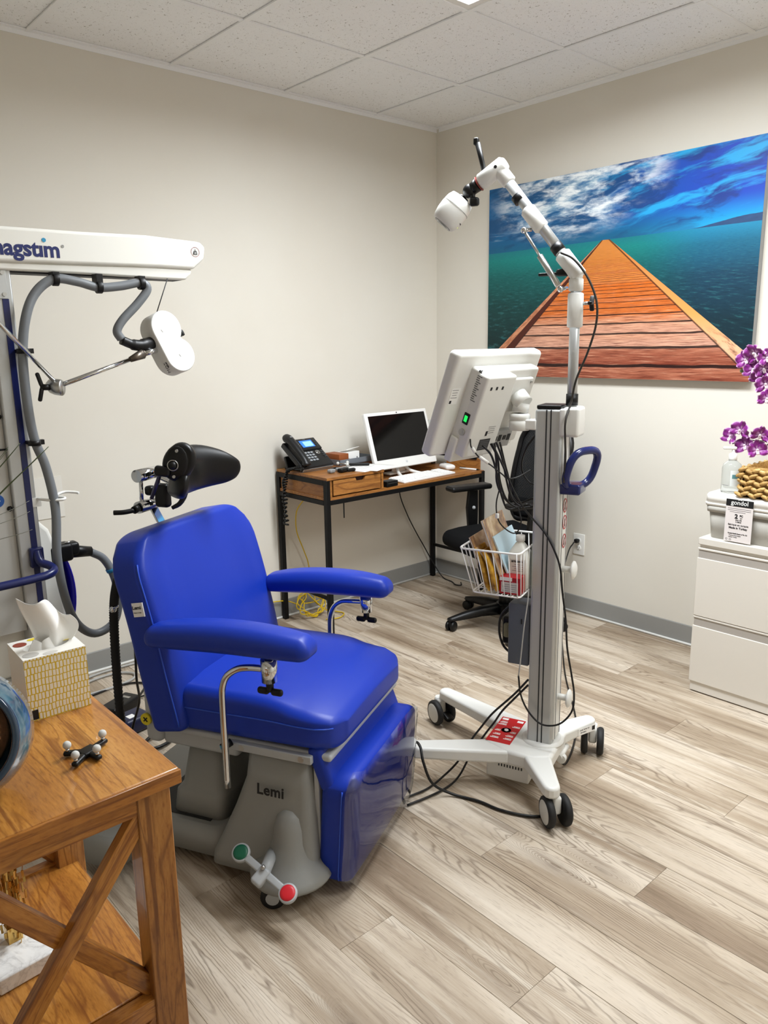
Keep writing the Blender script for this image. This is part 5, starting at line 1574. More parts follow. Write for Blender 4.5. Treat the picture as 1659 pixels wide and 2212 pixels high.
p = MB(); p.cyl(cw(-2.7095, -1.1103, 1.792), cw(-2.7095, -1.1112, 1.792), .0058, n=18); p.build('lettering_dot', mat('cyan_print', '2a8fb8', .5), boom)
lettering('\u00ae', .012, FM @ T(.008, .012, 0), mat('grey_print2', '8a8d90', .5), boom, name='registered_mark')
MF = frame(cw(-2.2385, -1.1104, 1.789), (1, 0, 0), (0, 0, 1), (0, -1, 0))
p = MB(); p.lathe([(.0136, .0006), (.0150, .0006)], 30, M=MF, ring=True); st_ = p.build('load_symbol', mat('symbol_dark_red', '7a3a3c', .5), boom)
p = MB(); p.prism([(-.0075, -.008), (.0075, -.008), (.005, .003), (-.005, .003)], 0.0003, .0008, M=MF); p.lathe([(.0018, .0006), (.0030, .0006)], 16, M=MF @ T(0, .0055, 0), ring=True); p.build('weight_icon', M_INK, st_)
lettering('5kg', .0048, MF @ T(0, -.0012, .0010), M_PAPER, st_)
lettering('MAX', .0040, MF @ T(0, -.0055, .0010), M_PAPER, st_)
# hose clips under the boom
for x_, z_ in ((-2.692, 1.690), (-2.567, 1.673), (-2.434, 1.688)):
    p = MB(); p.bb(cw(x_ - .010, -1.13, z_ + .004), cw(x_ + .010, -1.095, 1.706))
    p.lathe([(.0135, -.008), (.019, -.008), (.019, .008), (.0135, .008)], 22, ring=True, M=T(*cw(x_, -1.118, z_ - .004)) @ Ry(90))
    p.build('hose_clip', M_BLK, cart, bevel=.001)
for x_, z_ in ((-2.80, 1.487), (-2.798, 1.228)):
    p = MB(); p.bb(cw(x_ - .012, -1.125, z_ - .007), cw(x_ + .026, -1.108, z_ + .007)); p.bb(cw(-2.815, -1.115, z_ - .005), cw(-2.800, -1.088, z_ + .005)); p.lathe([(.0135, -.007), (.0175, -.007), (.0175, .007), (.0135, .007)], 20, ring=True, M=T(*cw(x_ - .004, -1.13, z_)))
    p.build('hose_clip', M_BLK, cart)
# navy push bar
p = MB(); p.tube([cw(*v) for v in spline([(-2.822, -1.10, .905), (-2.820, -1.118, .875), (-2.800, -1.135, .862), (-2.795, -1.155, .852), (-2.815, -1.172, .846), (-2.87, -1.175, .842), (-3.05, -1.175, .838), (-3.25, -1.175, .838)], 6)], .0125, 12); pb_ = p.build('push_bar', M_NAVYM, cart)
p = MB(); p.bb(cw(-2.842, -1.108, .855), cw(-2.803, -1.09, .915)); p.build('bar_bracket', M_NAVYM, pb_, bevel=.004)
p = MB(); p.cyl(cw(-2.823, -1.108, .90), cw(-2.823, -1.111, .90), .006, n=12); p.build('bolt', M_STEEL, pb_)
# stimulator unit with blue front
p = MB()
prof = [(-3.25, .50), (-2.737, .50), (-2.730, .60), (-2.730, .78), (-2.737, .88), (-2.755, .945), (-2.79, .985), (-3.25, .985)]
p.prism([(x_ + 2.835, z_) for x_, z_ in prof], -.14, .14, M=frame((0, .175, 0), (1, 0, 0), (0, 0, 1), (0, -1, 0)))
su = p.build('stimulator_unit', M_BOOM, cart, bevel=.012, seg=3)
p = MB(); p.bb(cw(-2.80, -1.0265, .800), cw(-2.729, -1.0245, .803)); p.build('seam_line', MATS['seam_grey'], su)
def bf(u_, v_):
    z_ = .60 + .27 * v_; y_ = -1.02 + .27 * u_
    return cw(-2.729 + .034 * sin(pi * v_) ** .7, y_, z_)
p = MB(); p.grid(bf, 4, 12); p.build('blue_front', mat('royal_blue_panel', '1608a8', .3), su, solid=.006)
# base frame on castors
p = MB(); p.bb(cw(-3.32, -1.10, .07), cw(-2.76, -1.02, .12)); p.bb(cw(-3.32, -.80, .07), cw(-2.76, -.72, .12)); p.bb(cw(-3.32, -1.10, .12), cw(-2.78, -.72, .15)); p.bb(cw(-3.30, -1.05, .15), cw(-2.80, -.74, .50))
p.build('cart_base', mat('cart_cabinet', 'c9c8c2', .45), cart, bevel=.004)
for x_, y_ in ((-3.27, -1.05), (-2.81, -1.05), (-3.27, -.77), (-2.81, -.77)):
    c_ = cw(x_, y_, .035); p = MB(); p.lathe([(.0001, -.012), (.030, -.012), (.035, -.006), (.035, .006), (.030, .012), (.0001, .012)], 24, M=T(*c_) @ Ry(90)); p.build('castor', M_RUB, cart)
# white hook
p = MB(); p.bb(cw(-2.815, -1.092, 1.035), cw(-2.790, -1.085, 1.062)); p.tube([cw(*v) for v in spline([(-2.80, -1.09, 1.058), (-2.775, -1.13, 1.056), (-2.745, -1.145, 1.056), (-2.735, -1.13, 1.058), (-2.75, -1.10, 1.06), (-2.72, -1.08, 1.066), (-2.69, -1.09, 1.063), (-2.68, -1.10, 1.060)], 5)], .0042, 8)
p.build('hose_hook', M_WHT, cart)
# connector plug
p = MB(); p.rbox(tuple(cw(-2.725, -1.0, .862)), (.075, .055, .058), .012, 3); p.cyl(cw(-2.70, -1.0, .860), cw(-2.625, -1.0, .846), .022, .016, n=18); p.rbox(tuple(cw(-2.69, -1.0, .868)), (.05, .045, .045), .012, 3)
pg = p.build('hose_connector', M_BLK, cart)
p = MB(); p.sphere(cw(-2.70, -1.012, .893), .007, 10, sc=(1.5, 1, .5)); p.build('connector_button', M_STEEL, pg)
# articulated rod arm holding the coil
kn = Vector((-2.727, -1.15, 1.384))
p = MB(); p.cyl(cw(-3.05, -1.15, 1.80 - .01), cw(*(kn + Vector((-.008, 0, .018)))), .0062, n=16); ra_ = p.build('support_rod', M_CHROME, cart)
p = MB(); p.cyl(cw(*(kn + Vector((.012, 0, .006)))), cw(-2.482, -1.13, 1.460), .0070, n=16); p.build('support_rod', M_CHROME, cart)
p = MB(); p.lathe([(.010, -.040), (.020, -.028), (.0235, -.012), (.0235, .014), (.0205, .018), (.0001, .018)], 28, M=T(*cw(*kn)) @ frame((0, 0, 0), (0, 0, 1), (.66, .75, 0), (.75 * .62, -.66 * .62 - .5, -.1)))
kno = p.build('elbow_joint', M_STEEL, cart)
kd_ = Vector((-.75 * .62, .66 * .62 + .5, .1)).normalized()
for s_ in (1, -1):
    p = MB(); p.rbox((0, .022, 0), (.014, .040, .012), .005, 2, M=T(*cw(*(kn + Vector((-.040, .010, .002))))) @ frame((0, 0, 0), (.2, 1, 0), (-.25, .05, s_ * 1.0), (1, 0, .25 * s_))); p.build('wing_knob', M_BLK, kno)
p = MB(); p.cyl(cw(*(kn + Vector((-.018, .005, 0)))), cw(*(kn + Vector((-.045, .012, .002)))), .009, n=12); p.build('knob_stem', M_BLK, kno)
p = MB(); p.cyl(cw(-2.495, -1.131, 1.456), cw(-2.452, -1.127, 1.472), .0085, .0155, n=20); p.cyl(cw(-2.452, -1.127, 1.472), cw(-2.443, -1.126, 1.4745), .0155, .009, n=20); p.build('rod_socket', mat('bronze_socket', '6b6259', .35, metal=.8), cart)
p = MB(); p.cyl(cw(-2.445, -1.126, 1.474), cw(-2.402, -1.12, 1.483), .0095, n=18); p.build('coil_pin', M_CHROME, cart)
# gas-spring wire
p = MB(); p.cyl(cw(-2.336, -1.10, 1.704), cw(-2.385, -1.10, 1.59), .0016, n=6); p.build('suspension_wire', M_GROOVE, cart)

# coil ------------------------------------------------------------------
coil = thing('stimulation_coil', 'white figure-of-eight stimulation coil hanging below the boom', 'coil', (-2.345, -1.10, 1.505))
camv = (Vector((-3.5139, -3.4469, 1.4899)) - Vector((-2.345, -1.10, 1.505))).normalized()
rgt = Vector((.749, -.662, 0)); upv = Vector((0, 0, 1))
N_ = (camv * .72 + rgt * .62 + upv * .26).normalized()
L_ = (rgt * .50 - upv * .86); L_ = (L_ - N_ * L_.dot(N_)).normalized()
B_ = N_.cross(L_)
CMx = frame((0, 0, 0), L_, B_, N_)
def coil_outline(r, d):
    """two overlapping lobes, waisted on the +y side, straight on the -y side"""
    k = math.degrees(math.acos(d / r)); pts = []
    for i in range(25):
        t_ = radians(-90 + (90 + 180 - k - 6) * i / 24); pts.append((d + r * cos(t_), r * sin(t_)))
    pts.append((0, sqrt(r * r - d * d) + .004))
    for i in range(25):
        t_ = radians(k + 6 + (270 - k - 6) * i / 24); pts.append((-d + r * cos(t_), r * sin(t_)))
    return pts
o_ = coil_outline(.055, .046); oi = coil_outline(.052, .046)
p = MB(); p.loft([[(a, b, -.046) for a, b in oi], [(a, b, -.042) for a, b in o_], [(a, b, .021) for a, b in o_], [(a, b, .024) for a, b in oi]], M=CMx)
cb = p.build('coil_housing', mat('coil_white', 'dcdcd8', .45), coil)
for s_ in (-1, 1):
    p = MB(); p.rbox((s_ * .046, -.006, .0245), (.010, .017, .0015), .0007, 1, M=CMx @ Rz(12)); p.build('moulded_tab', mat('coil_white', 'dcdcd8', .45), cb)
TS_ = CMx @ frame((.046, -.0548, 0), (1, 0, 0), (0, 0, 1), (0, -1, 0))
lettering('NOZZOM', .020, CMx @ frame((-.004, -.0555 + .003, -.0), (1, 0, 0), (0, 0, -1), (0, -1, 0)) @ T(.05, -.002, .002), mat('pen_grey', '5a5a5c', .6), cb, name='hand_lettering', squash=.85)
p = MB(); p.box((.052, -.0545, .010), (.030, .0006, .003), CMx); p.build('pen_line', M_INK, cb)
p = MB()
hv = coil.location
q0 = Vector((-2.458, -1.12, 1.503)) - Vector(hv); q1 = CMx @ Vector((-.02, -.03, -.02))
p.tube(spline([tuple(q0 + Vector((-.055, 0, .012))), tuple(q0 + Vector((-.02, 0, -.002))), tuple(q0 + Vector((.015, .004, -.004))), tuple(q1)], 6), [.014] * 6 + [.017] * 6 + [.020] * 7, 14); p.build('cable_boot', M_BLK, coil)
p = MB(); p.rbox((-.012, .056, .004), (.02, .012, .02), .004, 2, M=CMx); p.build('release_catch', M_BLK, coil)
# hose: one continuous grey cable from the unit, over the boom clips, to the coil
hp_ = [(-2.628, -1.0, .845), (-2.585, -1.0, .811), (-2.563, -1.02, .744), (-2.566, -1.04, .669), (-2.593, -1.05, .606), (-2.661, -1.06, .589), (-2.722, -1.08, .647), (-2.758, -1.11, .752), (-2.774, -1.13, .885), (-2.764, -1.13, 1.026), (-2.776, -1.125, 1.153), (-2.799, -1.125, 1.236), (-2.809, -1.13, 1.343), (-2.807, -1.13, 1.472), (-2.789, -1.13, 1.573), (-2.753, -1.12, 1.644), (-2.697, -1.118, 1.686), (-2.632, -1.118, 1.682), (-2.569, -1.118, 1.668), (-2.501, -1.118, 1.674), (-2.437, -1.118, 1.686), (-2.416, -1.12, 1.668), (-2.450, -1.12, 1.625), (-2.502, -1.12, 1.576), (-2.524, -1.12, 1.542), (-2.513, -1.12, 1.518)]
p = MB(); p.tube(spline(hp_, 7), .0132, 14); ho = p.build('coil_hose', M_HOSE)
tag(ho, 'thick grey coil cable looping from the boom clips down the cart column', 'cable')
p = MB(); p.lathe([(.0145, -.006), (.0155, -.005), (.0155, .005), (.0145, .006)], 18, ring=True, M=T(-2.571, -1.012, .775) @ Ry(-20)); p.bb((-2.560, -1.03, .772), (-2.548, -1.02, .784)); p.build('cable_tie', mat('cyan_tie', '2a86b8', .4), ho)
# sheet on the wall behind the hook
p = MB(); p.bb((-2.487, -.004, .765), (-2.36, -.0005, .947))
tag(p.build('wall_sheet', mat('wall_sheet_white', 'dedbd3', .6)), 'blank pale sheet fixed to the left wall behind the cart', 'paper')
# ------------------------------------------------------------------ wooden side table in the foreground
M_TWX = wood_mat('acacia_x', '6e3c14', 'a4692a', 'c98f45', 2.2, 13, 13, 7, .32, .55, coat=.25)
M_TWY = wood_mat('acacia_y', '74401a', 'ad7330', 'd09a50', 13, 2.2, 13, 7, .30, .55, coat=.35)
M_TWZ = wood_mat('acacia_z', '5e3212', '95602a', 'b98646', 13, 13, 2.2, 7, .36, .6, coat=.2)
TX0, TX1, TY0, TY1, TZ = -3.405, -3.030, -2.400, -1.885, .84
st = thing('side_table', 'brown wooden side table with crossed braces in the left foreground', 'table', (0, 0, 0))
n_ = 4
p = MB(); p.bb((TX0, TY0, TZ - .024), (TX1, TY1, TZ)); p.build('table_top', M_TWY, st, bevel=.0025, seg=2)
p = MB(); p.bb((TX0, TY0 - .006, TZ - .0245), (TX1 + .0005, TY0 - .0004, TZ - .0008)); p.build('top_edge', M_TWX, st, bevel=.001, seg=1)
lw = .055
for x, y in ((TX1 - .013 - lw, TY0 + .010), (TX0 + .013, TY0 + .010), (TX1 - .013 - lw, TY1 - .010 - .045), (TX0 + .013, TY1 - .010 - .045)):
    p = MB(); p.bb((x, y, 0), (x + lw, y + .045, TZ - .024)); p.build('leg', M_TWZ, st, bevel=.002, seg=1)
for y in (TY0 + .013, TY1 - .013 - .022):
    p = MB(); p.bb((TX0 + .013 + lw, y, TZ - .062), (TX1 - .013 - lw, y + .022, TZ - .024)); p.build('apron', M_TWX, st)
for x in (TX0 + .016, TX1 - .016 - .022):
    p = MB(); p.bb((x, TY0 + .055, TZ - .062), (x + .022, TY1 - .055, TZ - .024)); p.build('apron', M_TWY, st)
SHZ = .435
p = MB(); p.bb((TX0 + .03, TY0 + .045, SHZ - .018), (TX1 - .028, TY1 - .01, SHZ)); p.build('shelf', M_TWY, st, bevel=.002, seg=1)
for y in (TY0 + .014, TY1 - .036):
    p = MB(); p.bb((TX0 + .013 + lw, y, SHZ - .032), (TX1 - .013 - lw, y + .022, SHZ + .004)); p.build('shelf_rail', M_TWX, st)
p = MB(); p.bb((TX0 + .03, TY0 + .045, .10), (TX1 - .03, TY1 - .01, .118)); p.build('shelf', M_TWY, st, bevel=.002, seg=1)
def brace(a, b, y, w=.030, th=.020):
    a, b = Vector(a), Vector(b); d = (b - a); L = d.length + .02; d.normalize()
    m_ = frame(((a.x + b.x) / 2, y, (a.y + b.y) / 2), (d.x, 0, d.y), (0, 1, 0), (-d.y, 0, d.x))
    q = MB(); q.box((0, 0, 0), (L, th, w)); o = q.build('cross_brace', M_TWX, st, bevel=.0015, seg=1)
    o.matrix_local = m_
xa, xb = TX0 + .013 + lw - .006, TX1 - .013 - lw + .006
for y, s in ((TY0 + .0245, 0), (TY1 - .034, 0)):
    brace((xa, SHZ + .012), (xb, TZ - .070), y)
    brace((xa, TZ - .070), (xb, SHZ + .012), y + .014)
    brace((xa, .125), (xb, SHZ - .04), y)
    brace((xa, SHZ - .04), (xb, .125), y + .014)
# tissue box ---------------------------------------------------------------
def tissue_mat():
    m, nt, b = newmat('yellow_brick_print')
    x, y, z = xyz(coord('Object'))
    row = z / .0125
    rw = noise(vec(x * 40, z * 20), 1.0, 2)
    row = row + (rw - .5) * .55
    ri = row.fl(); rf = row.fr()
    colm = (x + y) / .0062 + (ri * 7.13).sn() * 3.0 + (noise(vec(x * 90, ri * 3.0), 1.0, 2) - .5) * .9
    cf = colm.fr()
    ln = (rf.lt(.13)).mx(cf.lt(.30))
    nt.links.new(mixc(ln, 'e6e0d2', 'cfae20').s, b.inputs['Base Color'])
    b.inputs['Roughness'].default_value = .45
    return m
tbx = thing('tissue_box', 'cube tissue box with yellow brick-line print on the wooden side table', 'tissue box', (-3.098, -2.0285, .8402), -2.5)
bw_ = .108; bh_ = .117; h_ = bw_ / 2
M_TB = tissue_mat(); M_TBW = mat('tissue_box_white', 'e8e6e0', .45)
p = MB()
p.add([(-h_, -h_, 0), (h_, -h_, 0), (h_, -h_, bh_), (-h_, -h_, bh_)], [(0, 1, 2, 3)], 0); p.add([(h_, -h_, 0), (h_, h_, 0), (h_, h_, bh_), (h_, -h_, bh_)], [(0, 1, 2, 3)], 1)
p.add([(h_, h_, 0), (-h_, h_, 0), (-h_, h_, bh_), (h_, h_, bh_)], [(0, 1, 2, 3)], 0); p.add([(-h_, h_, 0), (-h_, -h_, 0), (-h_, -h_, bh_), (-h_, h_, bh_)], [(0, 1, 2, 3)], 1)
p.add([(-h_, -h_, 0), (-h_, h_, 0), (h_, h_, 0), (h_, -h_, 0)], [(0, 1, 2, 3)], 1)
# top with an oval opening
ring = []; n = 32
for i in range(n):
    a = 2 * pi * i / n; c_, s_ = cos(a), sin(a); k = 1 / max(abs(c_), abs(s_)); ring.append((h_ * c_ * k, h_ * s_ * k, bh_))
oval = [(.040 * cos(2 * pi * i / n), .024 * sin(2 * pi * i / n), bh_) for i in range(n)]
ovd = [(a * .98, b * .98, bh_ - .03) for a, b, c in oval]
p.add(ring + oval + ovd, [(i, (i + 1) % n, n + (i + 1) % n, n + i) for i in range(n)] + [(n + i, n + (i + 1) % n, 2 * n + (i + 1) % n, 2 * n + i) for i in range(n)], 1)
bx_o = p.build('carton', [M_TB, M_TBW], tbx)
for i, (x_, y_, rx, ry, c) in enumerate(((.034, .010, .015, .012, 'd9c22c'), (-.036, -.034, .014, .012, 'b9b6b0'), (-.005, -.044, .013, .007, 'c9c6c0'), (-.038, .030, .012, .012, '8a3a28'), (.020, .042, .013, .008, 'd8a890'), (-.010, .044, .012, .007, 'd9c22c'))):
    q = MB(); q.add([(x_ + rx * cos(2 * pi * k / 24), y_ + ry * sin(2 * pi * k / 24), bh_ + .0004) for k in range(24)], [tuple(range(24))]); q.build('printed_dot', mat('dot_' + c, c, .5), bx_o)
q = MB(); q.box((-.044, -.0545, .012), (.010, .0006, .018)); q.build('printed_mark', M_INK, bx_o)
# the pulled-up tissue
random.seed(3)
def tis(u_, v_):
    # a pulled-up sheet: gathered in the slot, peak at the upper left, right side bulging
    xl = -.016 - .020 * v_ + .004 * sin(5 * v_); xr = .012 + .046 * sin(pi * min(1, v_ * .72 + .06)) ** .9
    h_u = .116 - .040 * u_ ** 1.5 - .010 * sin(3 * pi * u_)
    x_ = xl + (xr - xl) * u_
    y_ = -.004 + (.016 * sin(2.6 * pi * u_ + 1.6 * v_) + .005 * sin(9 * u_ + 4 * v_)) * (.35 + .65 * v_) - .012 * v_ * u_
    return (x_, y_, .098 + h_u * v_ + .003 * sin(11 * u_) * v_)
q = MB(); q.grid(tis, 40, 24); q.build('tissue', mat('tissue_paper', 'f2f2f0', .8), tbx, solid=.0005)
def tis2(u_, v_):
    a = 2 * pi * u_
    r_ = .030 * (1 - .55 * v_)
    return (-.005 + r_ * cos(a) * 1.1 + .003 * sin(5 * a), -.003 + r_ * .62 * sin(a) + .002 * cos(7 * a), .100 + .030 * v_ + .004 * sin(4 * a))
q = MB(); q.grid(tis2, 48, 8); q.build('tissue_base', MATS['tissue_paper'], tbx)
# marker star ----------------------------------------------------------------
ms = thing('marker_star', 'black four-armed tracker with white marker balls on the wooden side table', 'tracker', (-3.121, -2.262, .8402), 18)
p = MB()
arms = [(-.034, -.014), (-.004, -.028), (.034, .004), (-.020, .024)]
p.rbox((0, 0, .006), (.030, .024, .009), .003, 2)
for x_, y_ in arms:
    d_ = Vector((x_, y_, 0)); L = d_.length; m_ = frame((x_ / 2, y_ / 2, .006), d_, Vector((-d_.y, d_.x, 0)), (0, 0, 1)); p.rbox((0, 0, 0), (L + .014, .0115, .008), .0038, 2, M=m_)
p.build('frame', M_BLK, ms)
for x_, y_ in arms:
    q = MB(); q.cyl((x_, y_, .009), (x_, y_, .0145), .0035, n=12); pn_ = q.build('marker_post', M_CHROME, ms)
    q = MB(); q.sphere((x_, y_, .0205), .0068, 16); q.build('marker_ball', mat('retro_reflective', 'c9c9c6', .9), pn_)
# round blue ceramic pot lying open towards the viewer -------------------------
M_CER = None
def ceramic():
    m, nt, b = newmat('blue_grey_glaze')
    x, y, z = xyz(coord('Object'))
    r = noise(vec(x * 9, y * 9, z * 30), 1.0, 4)
    st_ = noise(coord('Object'), 25, 3)
    nt.links.new(ramp(r * .7 + st_ * .3, [(.3, '1c3044'), (.45, '35566c'), (.6, '5f7c88'), (.75, '8aa0a6')]).s, b.inputs['Base Color'])
    b.inputs['Roughness'].default_value = .12; b.inputs['Coat Weight'].default_value = .6
    return m
M_CER = ceramic()
sp_ = thing('ceramic_pot', 'round blue glazed ceramic pot at the left edge of the side table', 'pot', (-3.297, -2.262, .8402))
ax_ = Vector((-.30, -.88, .30)).normalized(); xx_ = Vector((0, 0, 1)).cross(ax_).normalized(); PMx = T(0, 0, .098) @ frame((0, 0, 0), xx_, ax_.cross(xx_), ax_)
prof = [(.0001, -.098), (.045, -.088), (.080, -.058), (.096, -.010), (.092, .030), (.082, .055), (.076, .064), (.072, .062), (.072, .055), (.080, .030), (.082, -.005), (.066, -.050), (.0001, -.075)]
p = MB(); p.lathe(prof, 48, M=PMx); po_ = p.build('pot_body', M_CER, sp_)
p = MB(); p.tube([PMx @ Vector((.076 * cos(2 * pi * i / 48), .076 * sin(2 * pi * i / 48), .064)) for i in range(48)], .0055, 10, True); p.build('rim', mat('dark_blue_glaze', '16324a', .1, coat=.6), po_)
p = MB(); p.lathe([(.0001, -.02), (.05, -.018), (.064, -.005), (.060, .0), (.03, -.004), (.0001, -.006)], 30, M=PMx); p.build('copper_filling', mat('copper_foil', 'b07a58', .22, metal=.9, bump=.8, bump_scale=60), po_)
# gold strand sculpture on a marble block ---------------------------------------
def marble():
    m, nt, b = newmat('white_marble')
    n1 = noise(coord('Object'), 14, 6, .6, 1.5)
    nt.links.new(ramp(((n1 - .5).ab() * 4.0).clamp(), [(0, 'cfcecc'), (.12, 'e2e2e0'), (.5, 'efefed')]).s, b.inputs['Base Color'])
    b.inputs['Roughness'].default_value = .25
    return m
gs_ = thing('gold_strand_ornament', 'ornament of dangling gold strands on a white marble block on the table shelf', 'ornament', (-3.235, -2.13, SHZ + .0004), 4)
p = MB(); p.bb((-.055, -.07, 0), (.055, .07, .030)); p.build('marble_block', marble(), gs_, bevel=.003)
M_GOLD = mat('gold_metal', 'c9a560', .22, metal=1.0)
p = MB(); p.cyl((.0, .01, .03), (-.004, .01, .33), .004, n=10); p.bb((-.012, .0, .03), (.012, .02, .060)); p.build('post', M_GOLD, gs_)
random.seed(9)
for i in range(26):
    a = random.uniform(0, 2 * pi); r_ = random.uniform(.006, .026); x_, y_ = r_ * cos(a), .01 + r_ * sin(a)
    z1 = random.uniform(.27, .33); z0 = random.uniform(.035, .12)
    p = MB(); z_ = z1
    while z_ > z0:
        ln_ = random.uniform(.010, .022); dx_, dy_ = random.uniform(-.0025, .0025), random.uniform(-.0025, .0025)
        p.box((0, 0, 0), (.0042, .0012, ln_), T(x_ + dx_, y_ + dy_, z_ - ln_ / 2) @ Rz(random.uniform(0, 180)) @ Rx(random.uniform(-12, 12)))
        z_ -= ln_ * .94
    tag(p.build('gold_strand', M_GOLD, gs_), kind='stuff')
# vase with grass blades -----------------------------------------------------------
gv = thing('grass_vase', 'thin green ornamental grass blades leaning out of a slim vase', 'plant', (-3.355, -1.96, .8402))
p = MB(); p.lathe([(.0001, 0), (.026, 0), (.032, .02), (.034, .06), (.024, .10), (.020, .125), (.016, .125), (.020, .10), (.0001, .01)], 24); p.build('vase', M_CER, gv)
M_GR = mat('grass_green', '3e4a2a', .6); M_GR2 = mat('grass_grey', '6f7066', .7)
tips = [(-3.036, -1.97, 1.314), (-3.045, -1.95, 1.30), (-3.085, -1.97, 1.325), (-3.10, -1.95, 1.318), (-3.115, -1.99, 1.315), (-3.06, -1.90, 1.205), (-3.07, -1.93, 1.19), (-3.09, -2.0, 1.17), (-3.15, -1.98, 1.36), (-3.2, -1.94, 1.38), (-3.3, -1.96, 1.42)]
for i, t_ in enumerate(tips):
    a = Vector((0, 0, .11)); b = Vector(t_) - Vector(gv.location); mid = a * .45 + b * .55 + Vector((0, 0, .035 if i < 5 else .06 if i < 8 else .02))
    pts = spline([tuple(a), tuple(mid), tuple(b)], 10)
    p = MB(); p.tube(pts, [(.0028 if i in (0, 2, 8, 9) else .0016) * (1 - .75 * k / (len(pts) - 1)) for k in range(len(pts))], 5); p.build('blade', M_GR if i < 5 or i > 7 else M_GR2, gv)
# waste bin with white liner ----------------------------------------------------------
wb_ = thing('waste_bin', 'small waste bin with a white liner in front of the side table', 'bin', (-3.20, -2.545, 0))
p = MB(); p.lathe([(.0001, .001), (.095, .001), (.12, .355), (.117, .355), (.093, .006), (.0001, .006)], 32); p.build('bin_body', mat('grey_bin', '55585a', .5), wb_)
def lin_(u_, v_):
    a = 2 * pi * u_; r_ = .121 + .006 * sin(9 * a) * v_ + .004 * sin(17 * a) + (.003 if v_ < .5 else 0)
    return (r_ * cos(a), r_ * sin(a), .36 - .08 * v_ + .006 * sin(7 * a) * (1 - v_))
p = MB(); p.grid(lin_, 72, 6); p.build('liner', mat('white_film', 'e9e9ea', .3), wb_, solid=.0006)
# ------------------------------------------------------------------ wire basket and contents on the stand
def stand_thing(name, label, cat, x=0, y=0, z=0):
    v = SM @ Vector((x, y, z)); return thing(name, label, cat, tuple(v), 20.7)
M_WIRE = mat('white_coated_wire', 'e8e8e6', 0.35)
wk2 = stand_thing('wire_basket', 'white wire basket hung on the camera stand post', 'basket')
RIM = [(.10, .158), (.40, .158), (.40, .361), (.10, .361)]
BOT = [(.118, .160), (.382, .160), (.382, .322), (.118, .322)]
ZR, ZB = .838, .690
def rloop(R, z, r=.02):
    xs = [a for a, b in R]; ys = [b for a, b in R]
    x0, x1, y0, y1 = min(xs), max(xs), min(ys), max(ys); o = []
    for cx, cy, a0 in ((x1 - r, y1 - r, 0), (x0 + r, y1 - r, 90), (x0 + r, y0 + r, 180), (x1 - r, y0 + r, 270)):
        for i in range(5):
            a = radians(a0 + 22.5 * i); o.append((cx + r * cos(a), cy + r * sin(a), z))
    return o
p = MB(); p.tube(rloop(RIM, ZR), .0035, 8, True); p.build('rim_wire', M_WIRE, wk2)
p = MB(); p.tube(rloop(BOT, ZB, .015), .0028, 8, True); p.build('base_wire', M_WIRE, wk2)
def wire(a, b, nm='wire'):
    q = MB(); q.cyl(a, b, .0017, n=6); q.build(nm, M_WIRE, wk2)
for i in range(10):
    t_ = (i + .5) / 10
    wire((.10 + .30 * t_, .361, ZR), (.118 + .264 * t_, .322, ZB)); wire((.10 + .30 * t_, .158, ZR), (.118 + .264 * t_, .160, ZB))
for i in range(8):
    t_ = (i + .35) / 7.6
    wire((.10, .158 + .203 * t_, ZR), (.118, .160 + .162 * t_, ZB)); wire((.40, .158 + .203 * t_, ZR), (.382, .160 + .162 * t_, ZB))
for i in range(9):
    t_ = (i + .5) / 9; wire((.118, .160 + .162 * t_, ZB), (.382, .160 + .162 * t_, ZB), 'floor_wire')
for i in range(3):
    t_ = (i + .5) / 3; wire((.118 + .264 * t_, .160, ZB + .003), (.118 + .264 * t_, .322, ZB + .003), 'floor_wire')
def cover_mat(name, cols, sc=9.0, rough=.3):
    m, nt, b = newmat(name)
    n1 = noise(coord('Object'), sc, 5, .6, .8); n2 = noise(coord('Object'), sc * 3.1, 3)
    nt.links.new(ramp(n1 * .75 + n2 * .25, cols).s, b.inputs['Base Color'])
    b.inputs['Roughness'].default_value = rough
    return m
M_COVA = cover_mat('magazine_brown_cover', [(.3, '3a2218'), (.42, '7a5238'), (.5, 'b08a5a'), (.6, 'd8c2a0'), (.7, 'efe6da')])
M_COVG = cover_mat('gold_foil_pack', [(.3, '5a3a10'), (.45, 'a8791f'), (.58, 'c99a2e'), (.72, 'ecd27c')], 16, .22)
M_PAGES = mat('magazine_pages', 'e6e4e0', .7)
def booklet(name, label, b0, t0, x0, x1, th, cov, head=None):
    """booklet leaning in the stand's y-z plane from b0 (y, z) to t0, lying across x0..x1"""
    t = stand_thing(name, label, 'booklet', (x0 + x1) / 2, b0[0], b0[1])
    d = Vector((0, t0[0] - b0[0], t0[1] - b0[1])); L = d.length; d.normalize()
    n = Vector((1, 0, 0)).cross(d)
    w = x1 - x0
    M_ = frame((0, 0, 0), (1, 0, 0), d, n)
    q = MB(); q.box((0, L / 2, 0), (w - .002, L - .002, th)); q.build('pages', M_PAGES, t).matrix_local = M_
    for s_ in (-1, 1):
        q = MB(); q.box((0, L / 2, 0), (w, L, .0008)); o = q.build('cover', cov, t); o.matrix_local = M_ @ T(0, 0, s_ * (th / 2 + .0004))
    if head:
        q = MB(); q.box((0, 0, 0), (w * .98, L * .30, .0006)); o = q.build('cover_header', M_PAGES, t); o.matrix_local = M_ @ T(0, L * .84, -(th / 2 + .0011)) if head < 0 else M_ @ T(0, L * .84, (th / 2 + .0011))
        q = MB(); q.box((0, 0, 0), (.012, .014, .0004)); o2 = q.build('cover_emblem', M_INK, t); o2.matrix_local = M_ @ T(-w * .25, L * .80, head * (th / 2 + .0017))
    return t
booklet('brochure', 'white topped brochure leaning at the left end of the wire basket', (.262, .694), (.338, .868), .13, .30, .004, M_COVA, -1)
